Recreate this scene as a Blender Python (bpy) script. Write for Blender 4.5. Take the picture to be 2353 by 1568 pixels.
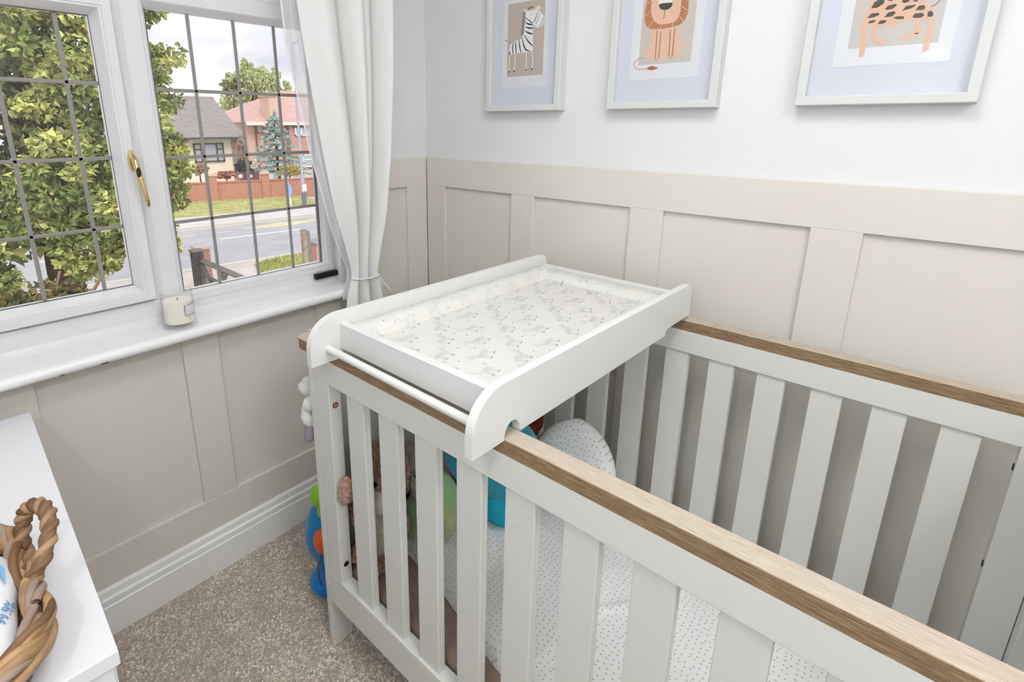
import bpy, bmesh, math, random
import numpy as np
from mathutils import Vector, Matrix, noise
random.seed(7); rng = np.random.default_rng(7)
for o in list(bpy.data.objects): bpy.data.objects.remove(o, do_unlink=True)
SC = bpy.context.scene; COL = SC.collection
# ------------------------------------------------------------------ camera
W_PX, H_PX = 2353.0, 1568.0
FOC, PCX, PCY = 1207.149, 1060.822, 611.091
CAM = Vector((-1.48099, -1.56697, 1.43312))
RGT = Vector((0.6799944, -0.7332165, 0.0011019)); UPV = Vector((0.1907997, 0.1784007, 0.9652816)); FWD = Vector((0.7079570, 0.6561758, -0.2612090))
cam_data = bpy.data.cameras.new('camera'); cam = bpy.data.objects.new('camera', cam_data); COL.objects.link(cam)
cam_data.sensor_fit = 'HORIZONTAL'; cam_data.sensor_width = 36.0; cam_data.lens = FOC / W_PX * 36.0
cam_data.shift_x = (W_PX/2 - PCX)/W_PX; cam_data.shift_y = (PCY - H_PX/2)/W_PX
cam_data.clip_start = 0.02; cam_data.clip_end = 400
mw = Matrix.Identity(4)
for i in range(3): mw[i][0] = RGT[i]; mw[i][1] = UPV[i]; mw[i][2] = -FWD[i]; mw[i][3] = CAM[i]
cam.matrix_world = mw
SC.camera = cam
# ------------------------------------------------------------------ world: bright overcast sky
world = bpy.data.worlds.new('overcast_sky'); SC.world = world; world.use_nodes = True
nt = world.node_tree; nt.nodes.clear()
w_out = nt.nodes.new('ShaderNodeOutputWorld'); w_bg = nt.nodes.new('ShaderNodeBackground')
w_tc = nt.nodes.new('ShaderNodeTexCoord'); w_map = nt.nodes.new('ShaderNodeMapping'); w_map.inputs['Scale'].default_value = (1.2, 1.2, 5)
w_no = nt.nodes.new('ShaderNodeTexNoise'); w_no.inputs['Scale'].default_value = 2.2; w_no.inputs['Detail'].default_value = 5
w_rp = nt.nodes.new('ShaderNodeValToRGB')
w_rp.color_ramp.elements[0].position = .34; w_rp.color_ramp.elements[0].color = (.60, .607, .68, 1)
w_rp.color_ramp.elements[1].position = .6; w_rp.color_ramp.elements[1].color = (.96, .965, 1.0, 1)
nt.links.new(w_tc.outputs['Generated'], w_map.inputs['Vector']); nt.links.new(w_map.outputs['Vector'], w_no.inputs['Vector'])
nt.links.new(w_no.outputs['Fac'], w_rp.inputs['Fac']); nt.links.new(w_rp.outputs['Color'], w_bg.inputs['Color'])
w_bg.inputs['Strength'].default_value = 1.22
nt.links.new(w_bg.outputs['Background'], w_out.inputs['Surface'])
# veiled sun standing behind the house, softened by the cloud
sun = bpy.data.lights.new('veiled_sun', 'SUN'); sun.energy = 2.05; sun.angle = math.radians(35); sun.color = (1, .97, .92)
sun_o = bpy.data.objects.new('veiled_sun', sun); COL.objects.link(sun_o); sun_o.location = (-6, -14, 16)
sun_o.rotation_euler = Vector((.3, .7, -.85)).to_track_quat('-Z', 'Y').to_euler()
CEIL_FILL = (11.5, 17.5); WALL_LAMP = 190.0
vs = SC.view_settings; vs.view_transform = 'Standard'; vs.look = 'None'; vs.gamma = 1.0; vs.use_curve_mapping = False
vs.exposure = 0.13
# ------------------------------------------------------------------ helpers
def at(u, v, ax, val):
    """the point of the place that stands behind a pixel of the photograph, on the plane ax = val"""
    d = RGT*((u-PCX)/FOC) - UPV*((v-PCY)/FOC) + FWD
    k = 'xyz'.index(ax); return CAM + d*((val-CAM[k])/d[k])
def lin(c):
    out = []
    for x in c:
        x = x/255.0; out.append(x/12.92 if x <= .04045 else ((x+.055)/1.055)**2.4)
    return out
MATS = {}
def mat(name, col, rough=.5, spec=.4, bump=None, var=None, metal=0, sheen=0, coat=0, island=0, sss=0, stretch=None):
    """procedural principled material; bump=(scale,strength), var=(scale, rgb2, lo, hi)"""
    if name in MATS: return MATS[name]
    m = bpy.data.materials.new(name); m.use_nodes = True; MATS[name] = m
    t = m.node_tree; p = t.nodes['Principled BSDF']
    c = lin(col); p.inputs['Base Color'].default_value = (*c, 1); p.inputs['Roughness'].default_value = rough
    p.inputs['Specular IOR Level'].default_value = spec; p.inputs['Metallic'].default_value = metal
    if sheen: p.inputs['Sheen Weight'].default_value = sheen; p.inputs['Sheen Roughness'].default_value = .6
    if coat: p.inputs['Coat Weight'].default_value = coat; p.inputs['Coat Roughness'].default_value = .15
    if sss:
        p.inputs['Subsurface Weight'].default_value = sss; p.inputs['Subsurface Radius'].default_value = (.01, .01, .008)
    tc = t.nodes.new('ShaderNodeTexCoord'); vec = tc.outputs['Object']
    if stretch:
        mp = t.nodes.new('ShaderNodeMapping'); mp.inputs['Scale'].default_value = stretch
        t.links.new(vec, mp.inputs['Vector']); vec = mp.outputs['Vector']
    cur = None
    if var:
        n = t.nodes.new('ShaderNodeTexNoise'); n.inputs['Scale'].default_value = var[0]; n.inputs['Detail'].default_value = 4
        t.links.new(vec, n.inputs['Vector'])
        r = t.nodes.new('ShaderNodeValToRGB'); r.color_ramp.elements[0].position = var[2] if len(var) > 2 else .35
        r.color_ramp.elements[1].position = var[3] if len(var) > 3 else .65
        r.color_ramp.elements[0].color = (*c, 1); r.color_ramp.elements[1].color = (*lin(var[1]), 1)
        t.links.new(n.outputs['Fac'], r.inputs['Fac']); cur = r.outputs['Color']
    if island:
        g = t.nodes.new('ShaderNodeNewGeometry'); h = t.nodes.new('ShaderNodeHueSaturation')
        ma = t.nodes.new('ShaderNodeMapRange'); ma.inputs['To Min'].default_value = 1-island; ma.inputs['To Max'].default_value = 1+island
        t.links.new(g.outputs['Random Per Island'], ma.inputs['Value']); t.links.new(ma.outputs['Result'], h.inputs['Value'])
        if cur: t.links.new(cur, h.inputs['Color'])
        else: h.inputs['Color'].default_value = (*c, 1)
        cur = h.outputs['Color']
    if cur: t.links.new(cur, p.inputs['Base Color'])
    if bump:
        n2 = t.nodes.new('ShaderNodeTexNoise'); n2.inputs['Scale'].default_value = bump[0]; n2.inputs['Detail'].default_value = 3
        t.links.new(vec, n2.inputs['Vector'])
        b = t.nodes.new('ShaderNodeBump'); b.inputs['Strength'].default_value = bump[1]; b.inputs['Distance'].default_value = bump[2] if len(bump) > 2 else .002
        t.links.new(n2.outputs['Fac'], b.inputs['Height']); t.links.new(b.outputs['Normal'], p.inputs['Normal'])
    return m
def glass_mat(name, tint=(255, 255, 255), ior=1.45, dirt=0.0):
    if name in MATS: return MATS[name]
    m = bpy.data.materials.new(name); m.use_nodes = True; MATS[name] = m; t = m.node_tree; t.nodes.clear()
    o = t.nodes.new('ShaderNodeOutputMaterial'); mx = t.nodes.new('ShaderNodeMixShader'); tr = t.nodes.new('ShaderNodeBsdfTransparent')
    gl = t.nodes.new('ShaderNodeBsdfGlossy'); lw = t.nodes.new('ShaderNodeLayerWeight'); lw.inputs['Blend'].default_value = .5
    pw = t.nodes.new('ShaderNodeMath'); pw.operation = 'POWER'; pw.inputs[1].default_value = 5; t.links.new(lw.outputs['Facing'], pw.inputs[0])
    r0 = ((ior-1)/(ior+1))**2; fr = t.nodes.new('ShaderNodeMath'); fr.operation = 'MULTIPLY_ADD'; fr.inputs[1].default_value = .9; fr.inputs[2].default_value = r0; t.links.new(pw.outputs[0], fr.inputs[0])
    gl.inputs['Roughness'].default_value = 0.0; tr.inputs['Color'].default_value = (*lin(tint), 1)
    t.links.new(fr.outputs[0], mx.inputs['Fac']); t.links.new(tr.outputs['BSDF'], mx.inputs[1]); t.links.new(gl.outputs['BSDF'], mx.inputs[2])
    last = mx
    if dirt:
        m2 = t.nodes.new('ShaderNodeMixShader'); df = t.nodes.new('ShaderNodeBsdfDiffuse'); m2.inputs['Fac'].default_value = dirt
        t.links.new(mx.outputs['Shader'], m2.inputs[1]); t.links.new(df.outputs['BSDF'], m2.inputs[2]); last = m2
    t.links.new(last.outputs['Shader'], o.inputs['Surface']); return m
def emit_mat(name, col, strength):
    m = bpy.data.materials.new(name); m.use_nodes = True; t = m.node_tree; p = t.nodes['Principled BSDF']
    p.inputs['Base Color'].default_value = (*lin(col), 1); p.inputs['Emission Color'].default_value = (*lin(col), 1); p.inputs['Emission Strength'].default_value = strength
    return m
class MB:
    def __init__(s): s.v = []; s.f = []
    def add(s, v, f):
        n = len(s.v); s.v += [tuple(a) for a in v]; s.f += [tuple(i+n for i in q) for q in f]; return s
    def box(s, x0, x1, y0, y1, z0, z1):
        x0, x1 = min(x0, x1), max(x0, x1); y0, y1 = min(y0, y1), max(y0, y1); z0, z1 = min(z0, z1), max(z0, z1)
        return s.add([(x0,y0,z0),(x1,y0,z0),(x1,y1,z0),(x0,y1,z0),(x0,y0,z1),(x1,y0,z1),(x1,y1,z1),(x0,y1,z1)],
                     [(0,3,2,1),(4,5,6,7),(0,1,5,4),(1,2,6,5),(2,3,7,6),(3,0,4,7)])
    def prism(s, poly, ax, a0, a1):
        """poly: 2D points in the two other axes (in order xyz without ax)"""
        def mk(p, a):
            return {'x': (a, p[0], p[1]), 'y': (p[0], a, p[1]), 'z': (p[0], p[1], a)}[ax]
        n = len(poly); area = sum(poly[i][0]*poly[(i+1)%n][1]-poly[(i+1)%n][0]*poly[i][1] for i in range(n))
        if (area < 0) != (ax == 'y'): poly = poly[::-1]
        a0, a1 = min(a0, a1), max(a0, a1)
        return s.add([mk(p, a0) for p in poly]+[mk(p, a1) for p in poly],
                     [tuple(range(n))[::-1], tuple(range(n, 2*n))]+[(i, (i+1)%n, n+(i+1)%n, n+i) for i in range(n)])
    def tube(s, path, r, n=8, closed=False, caps=True):
        P = [Vector(p) for p in path]; m = len(P); R = r if hasattr(r, '__len__') else [r]*m
        vs, fs = [], []; prev = None
        for i, p in enumerate(P):
            if closed: t = P[(i+1)%m]-P[i-1]
            else: t = P[min(i+1, m-1)]-P[max(i-1, 0)]
            t = t.normalized() if t.length > 1e-9 else Vector((0,0,1))
            if prev is None:
                a = Vector((0,0,1)) if abs(t.z) < .9 else Vector((1,0,0)); nn = t.cross(a).normalized()
            else: nn = (prev - t*prev.dot(t)).normalized()
            prev = nn; b = t.cross(nn)
            for k in range(n):
                a = 2*math.pi*k/n; vs.append(p+(nn*math.cos(a)+b*math.sin(a))*R[i])
        for i in range(m if closed else m-1):
            for k in range(n):
                fs.append((i*n+k, i*n+(k+1)%n, ((i+1)%m)*n+(k+1)%n, ((i+1)%m)*n+k))
        if caps and not closed: fs += [tuple(range(n))[::-1], tuple(range((m-1)*n, m*n))]
        return s.add(vs, fs)
    def lathe(s, prof, c=(0,0,0), n=32):
        vs, fs = [], []; m = len(prof)
        for (r, z) in prof:
            for k in range(n):
                a = 2*math.pi*k/n; vs.append((c[0]+r*math.cos(a), c[1]+r*math.sin(a), c[2]+z))
        for i in range(m-1):
            for k in range(n): fs.append((i*n+k, i*n+(k+1)%n, (i+1)*n+(k+1)%n, (i+1)*n+k))
        if prof[0][0] > 1e-6: fs.append(tuple(range(n))[::-1])
        if prof[-1][0] > 1e-6: fs.append(tuple(range((m-1)*n, m*n)))
        return s.add(vs, fs)
    def ball(s, c, r, nu=32, nv=20, rot=None, fuzz=0, fs=30, seed=0, shape=None):
        r = r if hasattr(r, '__len__') else (r, r, r); c = Vector(c); vs = [];
        for i in range(nv+1):
            th = math.pi*i/nv
            for k in range(nu):
                ph = 2*math.pi*k/nu; d = Vector((math.sin(th)*math.cos(ph), math.sin(th)*math.sin(ph), math.cos(th)))
                p = Vector((d.x*r[0], d.y*r[1], d.z*r[2]))
                if shape: p = shape(p, d)
                if rot: p = rot @ p
                if fuzz:
                    q = (p+c)*fs+Vector((seed, seed*.7, 0)); e = (rot @ d) if rot else d
                    p = p+e*(noise.noise(q)*fuzz+noise.noise(q*2.3)*fuzz*.5)
                vs.append(p+c)
        f = [(i*nu+k, (i+1)*nu+k, (i+1)*nu+(k+1)%nu, i*nu+(k+1)%nu) for i in range(nv) for k in range(nu)]
        return s.add(vs, f)
    def grid(s, fn, nu, nv):
        vs = [fn(i/nu, j/nv) for j in range(nv+1) for i in range(nu+1)]
        f = [(j*(nu+1)+i, j*(nu+1)+i+1, (j+1)*(nu+1)+i+1, (j+1)*(nu+1)+i) for j in range(nv) for i in range(nu)]
        return s.add(vs, f)
    def mesh(s, name, bevel=0, seg=2, smooth=None):
        me = bpy.data.meshes.new(name); me.from_pydata(s.v, [], s.f); me.validate()
        if bevel or smooth is not None:
            bm = bmesh.new(); bm.from_mesh(me)
            if smooth is not None: bmesh.ops.remove_doubles(bm, verts=bm.verts, dist=1e-6)
            if bevel:
                ed = [e for e in bm.edges if len(e.link_faces) == 2 and e.calc_face_angle(0) > .6]
                bmesh.ops.bevel(bm, geom=ed, offset=bevel, segments=seg, profile=.5, affect='EDGES', clamp_overlap=True)
            bm.to_mesh(me); bm.free()
        if smooth is not None:
            me.polygons.foreach_set('use_smooth', [True]*len(me.polygons))
            me.set_sharp_from_angle(angle=math.radians(smooth))
        return me
def link(name, me, m, parent=None):
    o = bpy.data.objects.new(name, me); COL.objects.link(o)
    if m is not None and me is not None and not len(me.materials): me.materials.append(m)
    if parent is not None:
        o.parent = parent
        if not parent.get('_local'): o.matrix_parent_inverse = Matrix.Translation(-base_of(parent))
    return o
def base_of(o):
    v = Vector((0,0,0))
    while o is not None: v = v+o.location; o = o.parent if o.parent and not o.parent.get('_w') else None
    return v
def part(name, mb, m, parent=None, bevel=0, seg=2, smooth=None):
    o = link(name, mb.mesh(name, bevel, seg, smooth), m, parent)
    if smooth is not None and smooth <= 50: o.modifiers.new('even_normals', 'WEIGHTED_NORMAL').keep_sharp = True
    return o
def sub(name, mb, m, parent, bevel=0, seg=2, smooth=None):
    """a piece of a part: both carry the same coordinates"""
    o = bpy.data.objects.new(name, mb.mesh(name, bevel, seg, smooth)); COL.objects.link(o); o.data.materials.append(m); o.parent = parent; return o
def tag(o, label=None, cat=None, group=None, kind=None):
    if label: o['label'] = label
    if cat: o['category'] = cat
    if group: o['group'] = group
    if kind: o['kind'] = kind
    return o
def thing(name, loc, label, cat, group=None, rot=None):
    o = bpy.data.objects.new(name, None); COL.objects.link(o); o.location = loc; o.empty_display_size = .05
    if rot is not None: o.rotation_euler = rot; o['_local'] = 1
    return tag(o, label, cat, group)
def again(o, loc, parent):
    """one more of the same piece, sharing its mesh"""
    c = o.copy(); COL.objects.link(c); c.location = loc; return c
def piece_loop(name, mb, m, parent, spots, bevel=0, seg=1, smooth=None):
    first = part(name, mb, m, parent, bevel, seg, smooth); first.location = spots[0]
    return [first]+[again(first, s, parent) for s in spots[1:]]
# ------------------------------------------------------------------ materials of the room
M_WALL = mat('white_wall_paint', (234, 235, 236), .75, .25, bump=(220, .12))
M_CEIL = mat('white_ceiling_paint', (248, 248, 248), .85, .2)
M_BEIGE = mat('warm_beige_panel_paint', (229, 224, 216), .6, .3, bump=(160, .08), var=(3, (227, 221, 212)))
M_SKIRT = mat('white_satin_skirting', (252, 252, 251), .4, .4)
M_UPVC = mat('white_upvc', (233, 233, 235), .32, .45)
M_SILL = mat('white_gloss_sill', (250, 250, 252), .25, .5)
M_LEAD = mat('grey_lead_strip', (150, 147, 142), .5, .4)
M_GLASS = glass_mat('window_glass')
M_CARPET = mat('taupe_carpet', (222, 211, 196), .95, .1, bump=(500, .9, .006), var=(90, (200, 188, 172), .38, .62))
M_PILE = mat('taupe_carpet_pile', (240, 229, 214), .95, .1, var=(16, (214, 202, 186), .36, .64), island=.24)
M_DARKMETAL = mat('black_plastic', (16, 16, 18), .45, .4)
M_BRASS = mat('polished_brass', (220, 198, 140), .2, .5, metal=1)
M_SCREW = mat('dark_slot', (40, 30, 26), .5, .4)
def struct(name, mb, m, parent=None, **k):
    o = part(name, mb, m, parent, **k)
    if parent is None: o['kind'] = 'structure'
    return o
XL, YB, ZC = -1.90, -2.85, 2.40
PW = .016
# floor
fl = struct('floor', MB().box(XL-.15, .16, YB-.15, .32, -.18, 0), M_CARPET)
n_t = 62000
px = rng.uniform(-1.42, -.03, n_t); py = rng.uniform(-1.62, -.022, n_t); ang = rng.uniform(0, 6.28, n_t); hh = rng.uniform(.002, .0046, n_t); rr = rng.uniform(.0036, .006, n_t)
vv = np.zeros((n_t, 4, 3)); lx = rng.normal(0, .0025, n_t); ly = rng.normal(0, .0025, n_t)
for k in range(3):
    vv[:, k, 0] = px+np.cos(ang+k*2.094)*rr; vv[:, k, 1] = py+np.sin(ang+k*2.094)*rr; vv[:, k, 2] = -.001
vv[:, 3, 0] = px+lx; vv[:, 3, 1] = py+ly; vv[:, 3, 2] = hh
ti = np.arange(n_t)[:, None]*4
ff = np.concatenate([ti+np.array([0, 1, 3]), ti+np.array([1, 2, 3]), ti+np.array([2, 0, 3])], 1).reshape(-1, 3)
me = bpy.data.meshes.new('carpet_pile'); me.from_pydata(vv.reshape(-1, 3).tolist(), [], ff.tolist())
cp = link('carpet_pile', me, M_PILE, fl); tag(cp, kind='stuff')
struct('ceiling', MB().box(XL-.15, .16, YB-.15, .32, ZC, ZC+.15), M_CEIL)
# walls: the window wall with its opening, the picture wall, and the two behind the photographer
WX0, WX1, WZ0, WZ1 = -1.565, -.421, .85, 2.12
ww = struct('wall_window', MB().box(XL-.15, WX0, PW, .128, 0, ZC).box(WX1, .16, PW, .128, 0, ZC).box(WX0, WX1, PW, .128, 0, WZ0).box(WX0, WX1, PW, .128, WZ1, ZC), M_WALL)
wr = struct('wall_right', MB().box(PW, .16, YB-.15, PW, 0, ZC), M_WALL)
struct('wall_left', MB().box(XL-.15, XL, YB-.15, PW, 0, ZC), M_WALL)
struct('wall_back', MB().box(XL, PW, YB-.15, YB, 0, ZC), M_WALL)
ZD1, ZD2, ZB1, ZB0 = 1.301, 1.193, .262, .149
# beige panelling on the window wall: backing, stiles, rails (the dado board stops at the window)
def board(name, parent, x0, x1, y0, y1, z0, z1): return part(name, MB().box(x0, x1, y0, y1, z0, z1), M_BEIGE, parent, bevel=.0012, seg=1)
board('panel_backing', ww, XL+.001, -.001, PW-.0036, PW+.0001, ZB0-.1, .845)
board('panel_backing', ww, WX1+.005, -.001, PW-.0036, PW+.0001, .845, ZD1)
board('dado_board', ww, WX1+.008, -.0005, 0, PW-.0035, ZD2, ZD1)
board('panel_stile', ww, -.105, -.0005, 0, PW-.0035, ZB1, ZD2)
for xa in (-1.442, -.994, -.546): board('panel_stile', ww, xa, xa+.104, 0, PW-.0035, ZB1, .842)
board('bottom_board', ww, XL+.001, -.0005, 0, PW-.0035, ZB0-.05, ZB1)
# on the picture wall
board('panel_backing', wr, PW-.0036, PW+.0001, YB+.001, PW-.0037, ZB0-.1, ZD1)
board('dado_board', wr, 0, PW-.0035, YB+.001, -.0005, ZD2, ZD1)
for ya, yb in ((-.102, -.0015), (-.529, -.432), (-.978, -.878), (-1.44, -1.337), (-1.90, -1.80), (-2.36, -2.26)): board('panel_stile', wr, 0, PW-.0035, ya, yb, ZB1, ZD2)
board('bottom_board', wr, 0, PW-.0035, YB+.001, -.0005, ZB0-.05, ZB1)
# skirting boards: moulded top with two grooves
sk = [(0, 0), (-.0195, 0), (-.0195, .098), (-.016, .101), (-.0175, .106), (-.0165, .120), (-.0095, .124), (-.0105, .129), (-.009, .143), (-.005, .149), (0, .149)]
struct('baseboard_window', MB().prism([(p[0], p[1]) for p in sk], 'x', XL+.002, -.001), M_SKIRT, smooth=25)
struct('baseboard_right', MB().prism([(p[0], p[1]) for p in sk], 'y', YB+.002, -.021), M_SKIRT, smooth=25)
# ------------------------------------------------------------------ window
win = bpy.data.objects.new('window_1', None); COL.objects.link(win); win.location = (-.99, .06, .85); tag(win, 'white leaded casement window with brass handle', kind='structure')
def ring(mb, x0, x1, z0, z1, prof):
    """mitred frame: prof = [(inset, y)...] from the outside edge round to the back"""
    vs, fs = [], []; n = len(prof)
    for (d, y) in prof: vs += [(x0+d, y, z0+d), (x1-d, y, z0+d), (x1-d, y, z1-d), (x0+d, y, z1-d)]
    for i in range(n):
        j = (i+1) % n
        for k in range(4): fs.append((i*4+k, i*4+(k+1)%4, j*4+(k+1)%4, j*4+k))
    mb.add(vs, [f[::-1] for f in fs]); return mb
YG = .085
ZT0, ZT1 = 1.728, 1.798
XM = -1.029
# outer frame: jambs, bottom rail with a rounded lower bead, head, transom, mullion
fr = MB()
fr.box(WX0, WX1, .055, .115, .868, .94).box(WX0, WX1, .055, .115, WZ1-.05, WZ1).box(WX0, WX0+.05, .055, .115, .94, WZ1-.05).box(WX1-.022, WX1, .055, .115, .94, WZ1-.05)
part('outer_frame', fr, M_UPVC, win, bevel=.003)
part('sill_bead', MB().prism([(.056, .868), (.047, .868), (.0475, .874), (.051, .884), (.056, .893)], 'x', WX0+.001, WX1-.001), M_UPVC, win, smooth=50)
part('mullion', MB().prism([(XM, .115), (XM, .064), (XM+.012, .060), (XM+.022, .052), (XM+.024, .050), (XM+.066, .050), (XM+.07, .054), (XM+.07, .115)], 'z', .94, WZ1-.05), M_UPVC, win, bevel=.001, smooth=30)
part('transom', MB().prism([(.115, ZT0+.012), (.055, ZT0+.012), (.05, ZT0+.016), (.05, ZT1-.012), (.055, ZT1-.008), (.115, ZT1-.008)], 'x', WX0+.05, WX1-.022), M_UPVC, win, smooth=30)
pf = [(0, .1), (0, .0555), (.003, .0525), (.012, .0525), (.014, .056), (.018, .056), (.030, .078), (.030, .1)]
fix = (-.942-.024, -.46+.02, .943-.024, ZT0+.024)
part('fixed_bead', ring(MB(), fix[0]-.006, fix[1]+.01, fix[2]-.006, fix[3]+.006, pf), M_UPVC, win, smooth=28)
sx0, sx1, sz0, sz1 = -1.512, -1.028, .949, 1.735
ps = [(0, .075), (0, .04), (.003, .036), (.022, .036), (.024, .039), (.028, .039), (.031, .043), (.043, .078), (.043, .1), (.01, .1)]
sash = part('sash', ring(MB(), sx0, sx1, sz0, sz1, ps), M_UPVC, win, smooth=28)
for xa, xb in ((WX0+.045, XM), (XM+.07, WX1-.02)): part('top_light_bead', ring(MB(), xa, xb, ZT1-.012, WZ1-.045, pf), M_UPVC, win, smooth=28)
for a in ((sx0+.04, sx1-.04, sz0+.04, sz1-.04), (-.95, -.452, .936, 1.74), (WX0+.06, XM-.02, ZT1+.01, WZ1-.07), (XM+.09, WX1-.035, ZT1+.01, WZ1-.07)):
    part('glass_pane', MB().box(a[0], a[1], YG, YG+.004, a[2], a[3]), M_GLASS, win)
def came(x0, x1, z0, z1): return part('lead_came', MB().box(x0, x1, YG-.0035, YG+.0015, z0, z1), M_LEAD, win, bevel=.0015, seg=2)
cw = .0048
for x in (-.831, -.7015, -.573): came(x-cw, x+cw, .936, 1.737)
for z in (1.152, 1.338, 1.523): came(-.948, -.455, z-cw, z+cw)
for x in (-1.139, -1.271, -1.402): came(x-cw, x+cw, .985, 1.7)
for z in (1.160, 1.344, 1.532): came(-1.475, -1.068, z-cw, z+cw)
for x in (-.831, -.7015, -.573, -1.139, -1.271, -1.402): came(x-cw, x+cw, ZT1+.012, WZ1-.07)
# narrow dark spacer showing at the right edge of the fixed pane
part('glazing_gasket', ring(MB(), -.9435, -.4575, .9405, 1.7335, [(0, .081), (0, .0775), (.0035, .0775), (.0035, .081)]), mat('grey_gasket', (96, 96, 94), .6), win)
part('glazing_gasket', ring(MB(), -1.470, -1.0695, .9915, 1.6925, [(0, .081), (0, .0775), (.0022, .0775), (.0022, .081)]), mat('grey_gasket', (96, 96, 94), .6), win)
part('glazing_gasket', MB().box(-.468, -.459, .080, .0835, .944, 1.73), M_LEAD, win)
# brass handle on the sash stile
hp = [(-1.0385, .0365, 1.352)]
hb = part('handle', MB().prism([(-1.0385+.0085*math.cos(a)*1.0, 1.338+(.028+.0 if math.sin(a) > 0 else .028)*math.sin(a)*1.0) for a in [2*math.pi*k/24 for k in range(24)]], 'y', .024, .037), M_BRASS, win, bevel=.003, seg=3, smooth=50)
sub('lever', MB().tube([(-1.0385, .026, 1.352), (-1.0385, .012, 1.347), (-1.038, .005, 1.335), (-1.036, .002, 1.316), (-1.033, -.001, 1.29), (-1.030, -.004, 1.262), (-1.027, -.005, 1.24), (-1.025, -.003, 1.222), (-1.0245, .001, 1.216)],
    [.0065, .007, .0072, .0075, .0072, .0066, .006, .0055, .002], 14), M_BRASS, hb, smooth=60)
sub('lock_barrel', MB().ball((-1.036, -.0035, 1.308), (.0055, .005, .015), 16, 12), M_SCREW, hb, smooth=60)
part('window_stay', MB().box(-.516, -.4235, .034, .052, .893, .913), M_DARKMETAL, win, bevel=.003)
# window board: rounded nose, two paint chips
nose = [(.056, .838)]+[(-.054-.015*math.sin(a), .853-.015*math.cos(a)) for a in [math.pi*k/10 for k in range(11)]]+[(.056, .868)]
sill = part('sill', MB().prism(nose, 'x', WX0-.05, -.372), M_SILL, win, smooth=40)
sill.data.materials.append(mat('bare_wood_chip', (120, 84, 60), .8))
for cx, cz, s in ((-1.289, .8415, 1.0), (-1.2, .8425, 1.5), (-.753, .8475, .9), (-.71, .849, .5)):
    sub('paint_chip', MB().box(cx-.004*s, cx+.006*s, -.0672, -.060, cz-.001*s, cz+.0014*s), MATS['bare_wood_chip'], sill, bevel=.0004, seg=1)
# ------------------------------------------------------------------ lamps: unseen ceiling lights added to brighten the room, and the wall light
for LX, LY, lab, em in ((-.95, -1.3, 'unseen round ceiling light added above the cot to brighten the room', CEIL_FILL[0]), (-1.4, -2.45, 'unseen round ceiling light added near the back wall to brighten the room', CEIL_FILL[1])):
    cl = thing('ceiling_fill_light', (LX, LY, ZC), lab, 'lamp', 'added ceiling lights')
    part('lamp_body', MB().lathe([(0, 0), (.27, 0), (.27, -.02), (.25, -.022)], (LX, LY, ZC), 40), M_SKIRT, cl, smooth=40)
    part('diffuser', MB().lathe([(.25, -.022), (.249, -.05), (.235, -.066), (.15, -.078), (0, -.082)], (LX, LY, ZC), 40), emit_mat('lit_diffuser', (253, 253, 253), em), cl, smooth=40)
wl = thing('wall_light', (XL, -1.41, 1.75), 'small white wall light with a small opal bulb on the left wall', 'lamp')
part('wall_plate', MB().box(XL, XL+.015, -1.46, -1.36, 1.70, 1.80), M_SKIRT, wl, bevel=.003)
part('lamp_arm', MB().tube([(XL+.014, -1.41, 1.75), (XL+.05, -1.41, 1.75)], .01, 12), M_BRASS, wl, smooth=40)
part('globe', MB().ball((XL+.085, -1.41, 1.74), (.03, .037, .021), 24, 16), emit_mat('lit_globe', (253, 253, 253), WALL_LAMP), wl, smooth=60)
# ------------------------------------------------------------------ cot
M_COT = mat('white_cot_lacquer', (226, 227, 222), .38, .4)
def wood(name, base, light, dark, rough=.45):
    m = bpy.data.materials.new(name); m.use_nodes = True; t = m.node_tree; p = t.nodes['Principled BSDF']; p.inputs['Roughness'].default_value = rough
    p.inputs['Specular IOR Level'].default_value = .35
    tc = t.nodes.new('ShaderNodeTexCoord'); mp = t.nodes.new('ShaderNodeMapping'); mp.inputs['Scale'].default_value = (760, 34, 760)
    n = t.nodes.new('ShaderNodeTexNoise'); n.inputs['Scale'].default_value = 1.0; n.inputs['Detail'].default_value = 5; n.inputs['Roughness'].default_value = .65
    r = t.nodes.new('ShaderNodeValToRGB'); e = r.color_ramp.elements; e[0].position = .3; e[0].color = (*lin(dark), 1); e[1].position = .72; e[1].color = (*lin(light), 1)
    k = e.new(.5); k.color = (*lin(base), 1)
    mp2 = t.nodes.new('ShaderNodeMapping'); mp2.inputs['Scale'].default_value = (30, 2.5, 30)
    n2 = t.nodes.new('ShaderNodeTexNoise'); n2.inputs['Scale'].default_value = 1.0
    mx = t.nodes.new('ShaderNodeMix'); mx.data_type = 'RGBA'; mx.blend_type = 'SOFT_LIGHT'; mx.inputs[0].default_value = .12
    b = t.nodes.new('ShaderNodeBump'); b.inputs['Strength'].default_value = .35; b.inputs['Distance'].default_value = .001
    L = t.links.new
    L(tc.outputs['Object'], mp.inputs['Vector']); L(tc.outputs['Object'], mp2.inputs['Vector']); L(mp.outputs['Vector'], n.inputs['Vector']); L(mp2.outputs['Vector'], n2.inputs['Vector'])
    L(n.outputs['Fac'], r.inputs['Fac']); L(r.outputs['Color'], mx.inputs[6]); L(n2.outputs['Color'], mx.inputs[7]); L(mx.outputs[2], p.inputs['Base Color'])
    L(n.outputs['Fac'], b.inputs['Height']); L(b.outputs['Normal'], p.inputs['Normal'])
    return m
M_OAK = wood('limed_oak', (192, 178, 161), (208, 198, 184), (168, 151, 131))
M_OAKSHADE = wood('oak_front_shade', (140, 115, 86), (184, 160, 128), (106, 83, 56))  # darker copy of the same oak, front shade put into the colour
XF, XR = -.879, -.129
Y0, Y1 = -.501, -1.835
ZRT, ZRB, ZCT = .906, .845, .934
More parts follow.
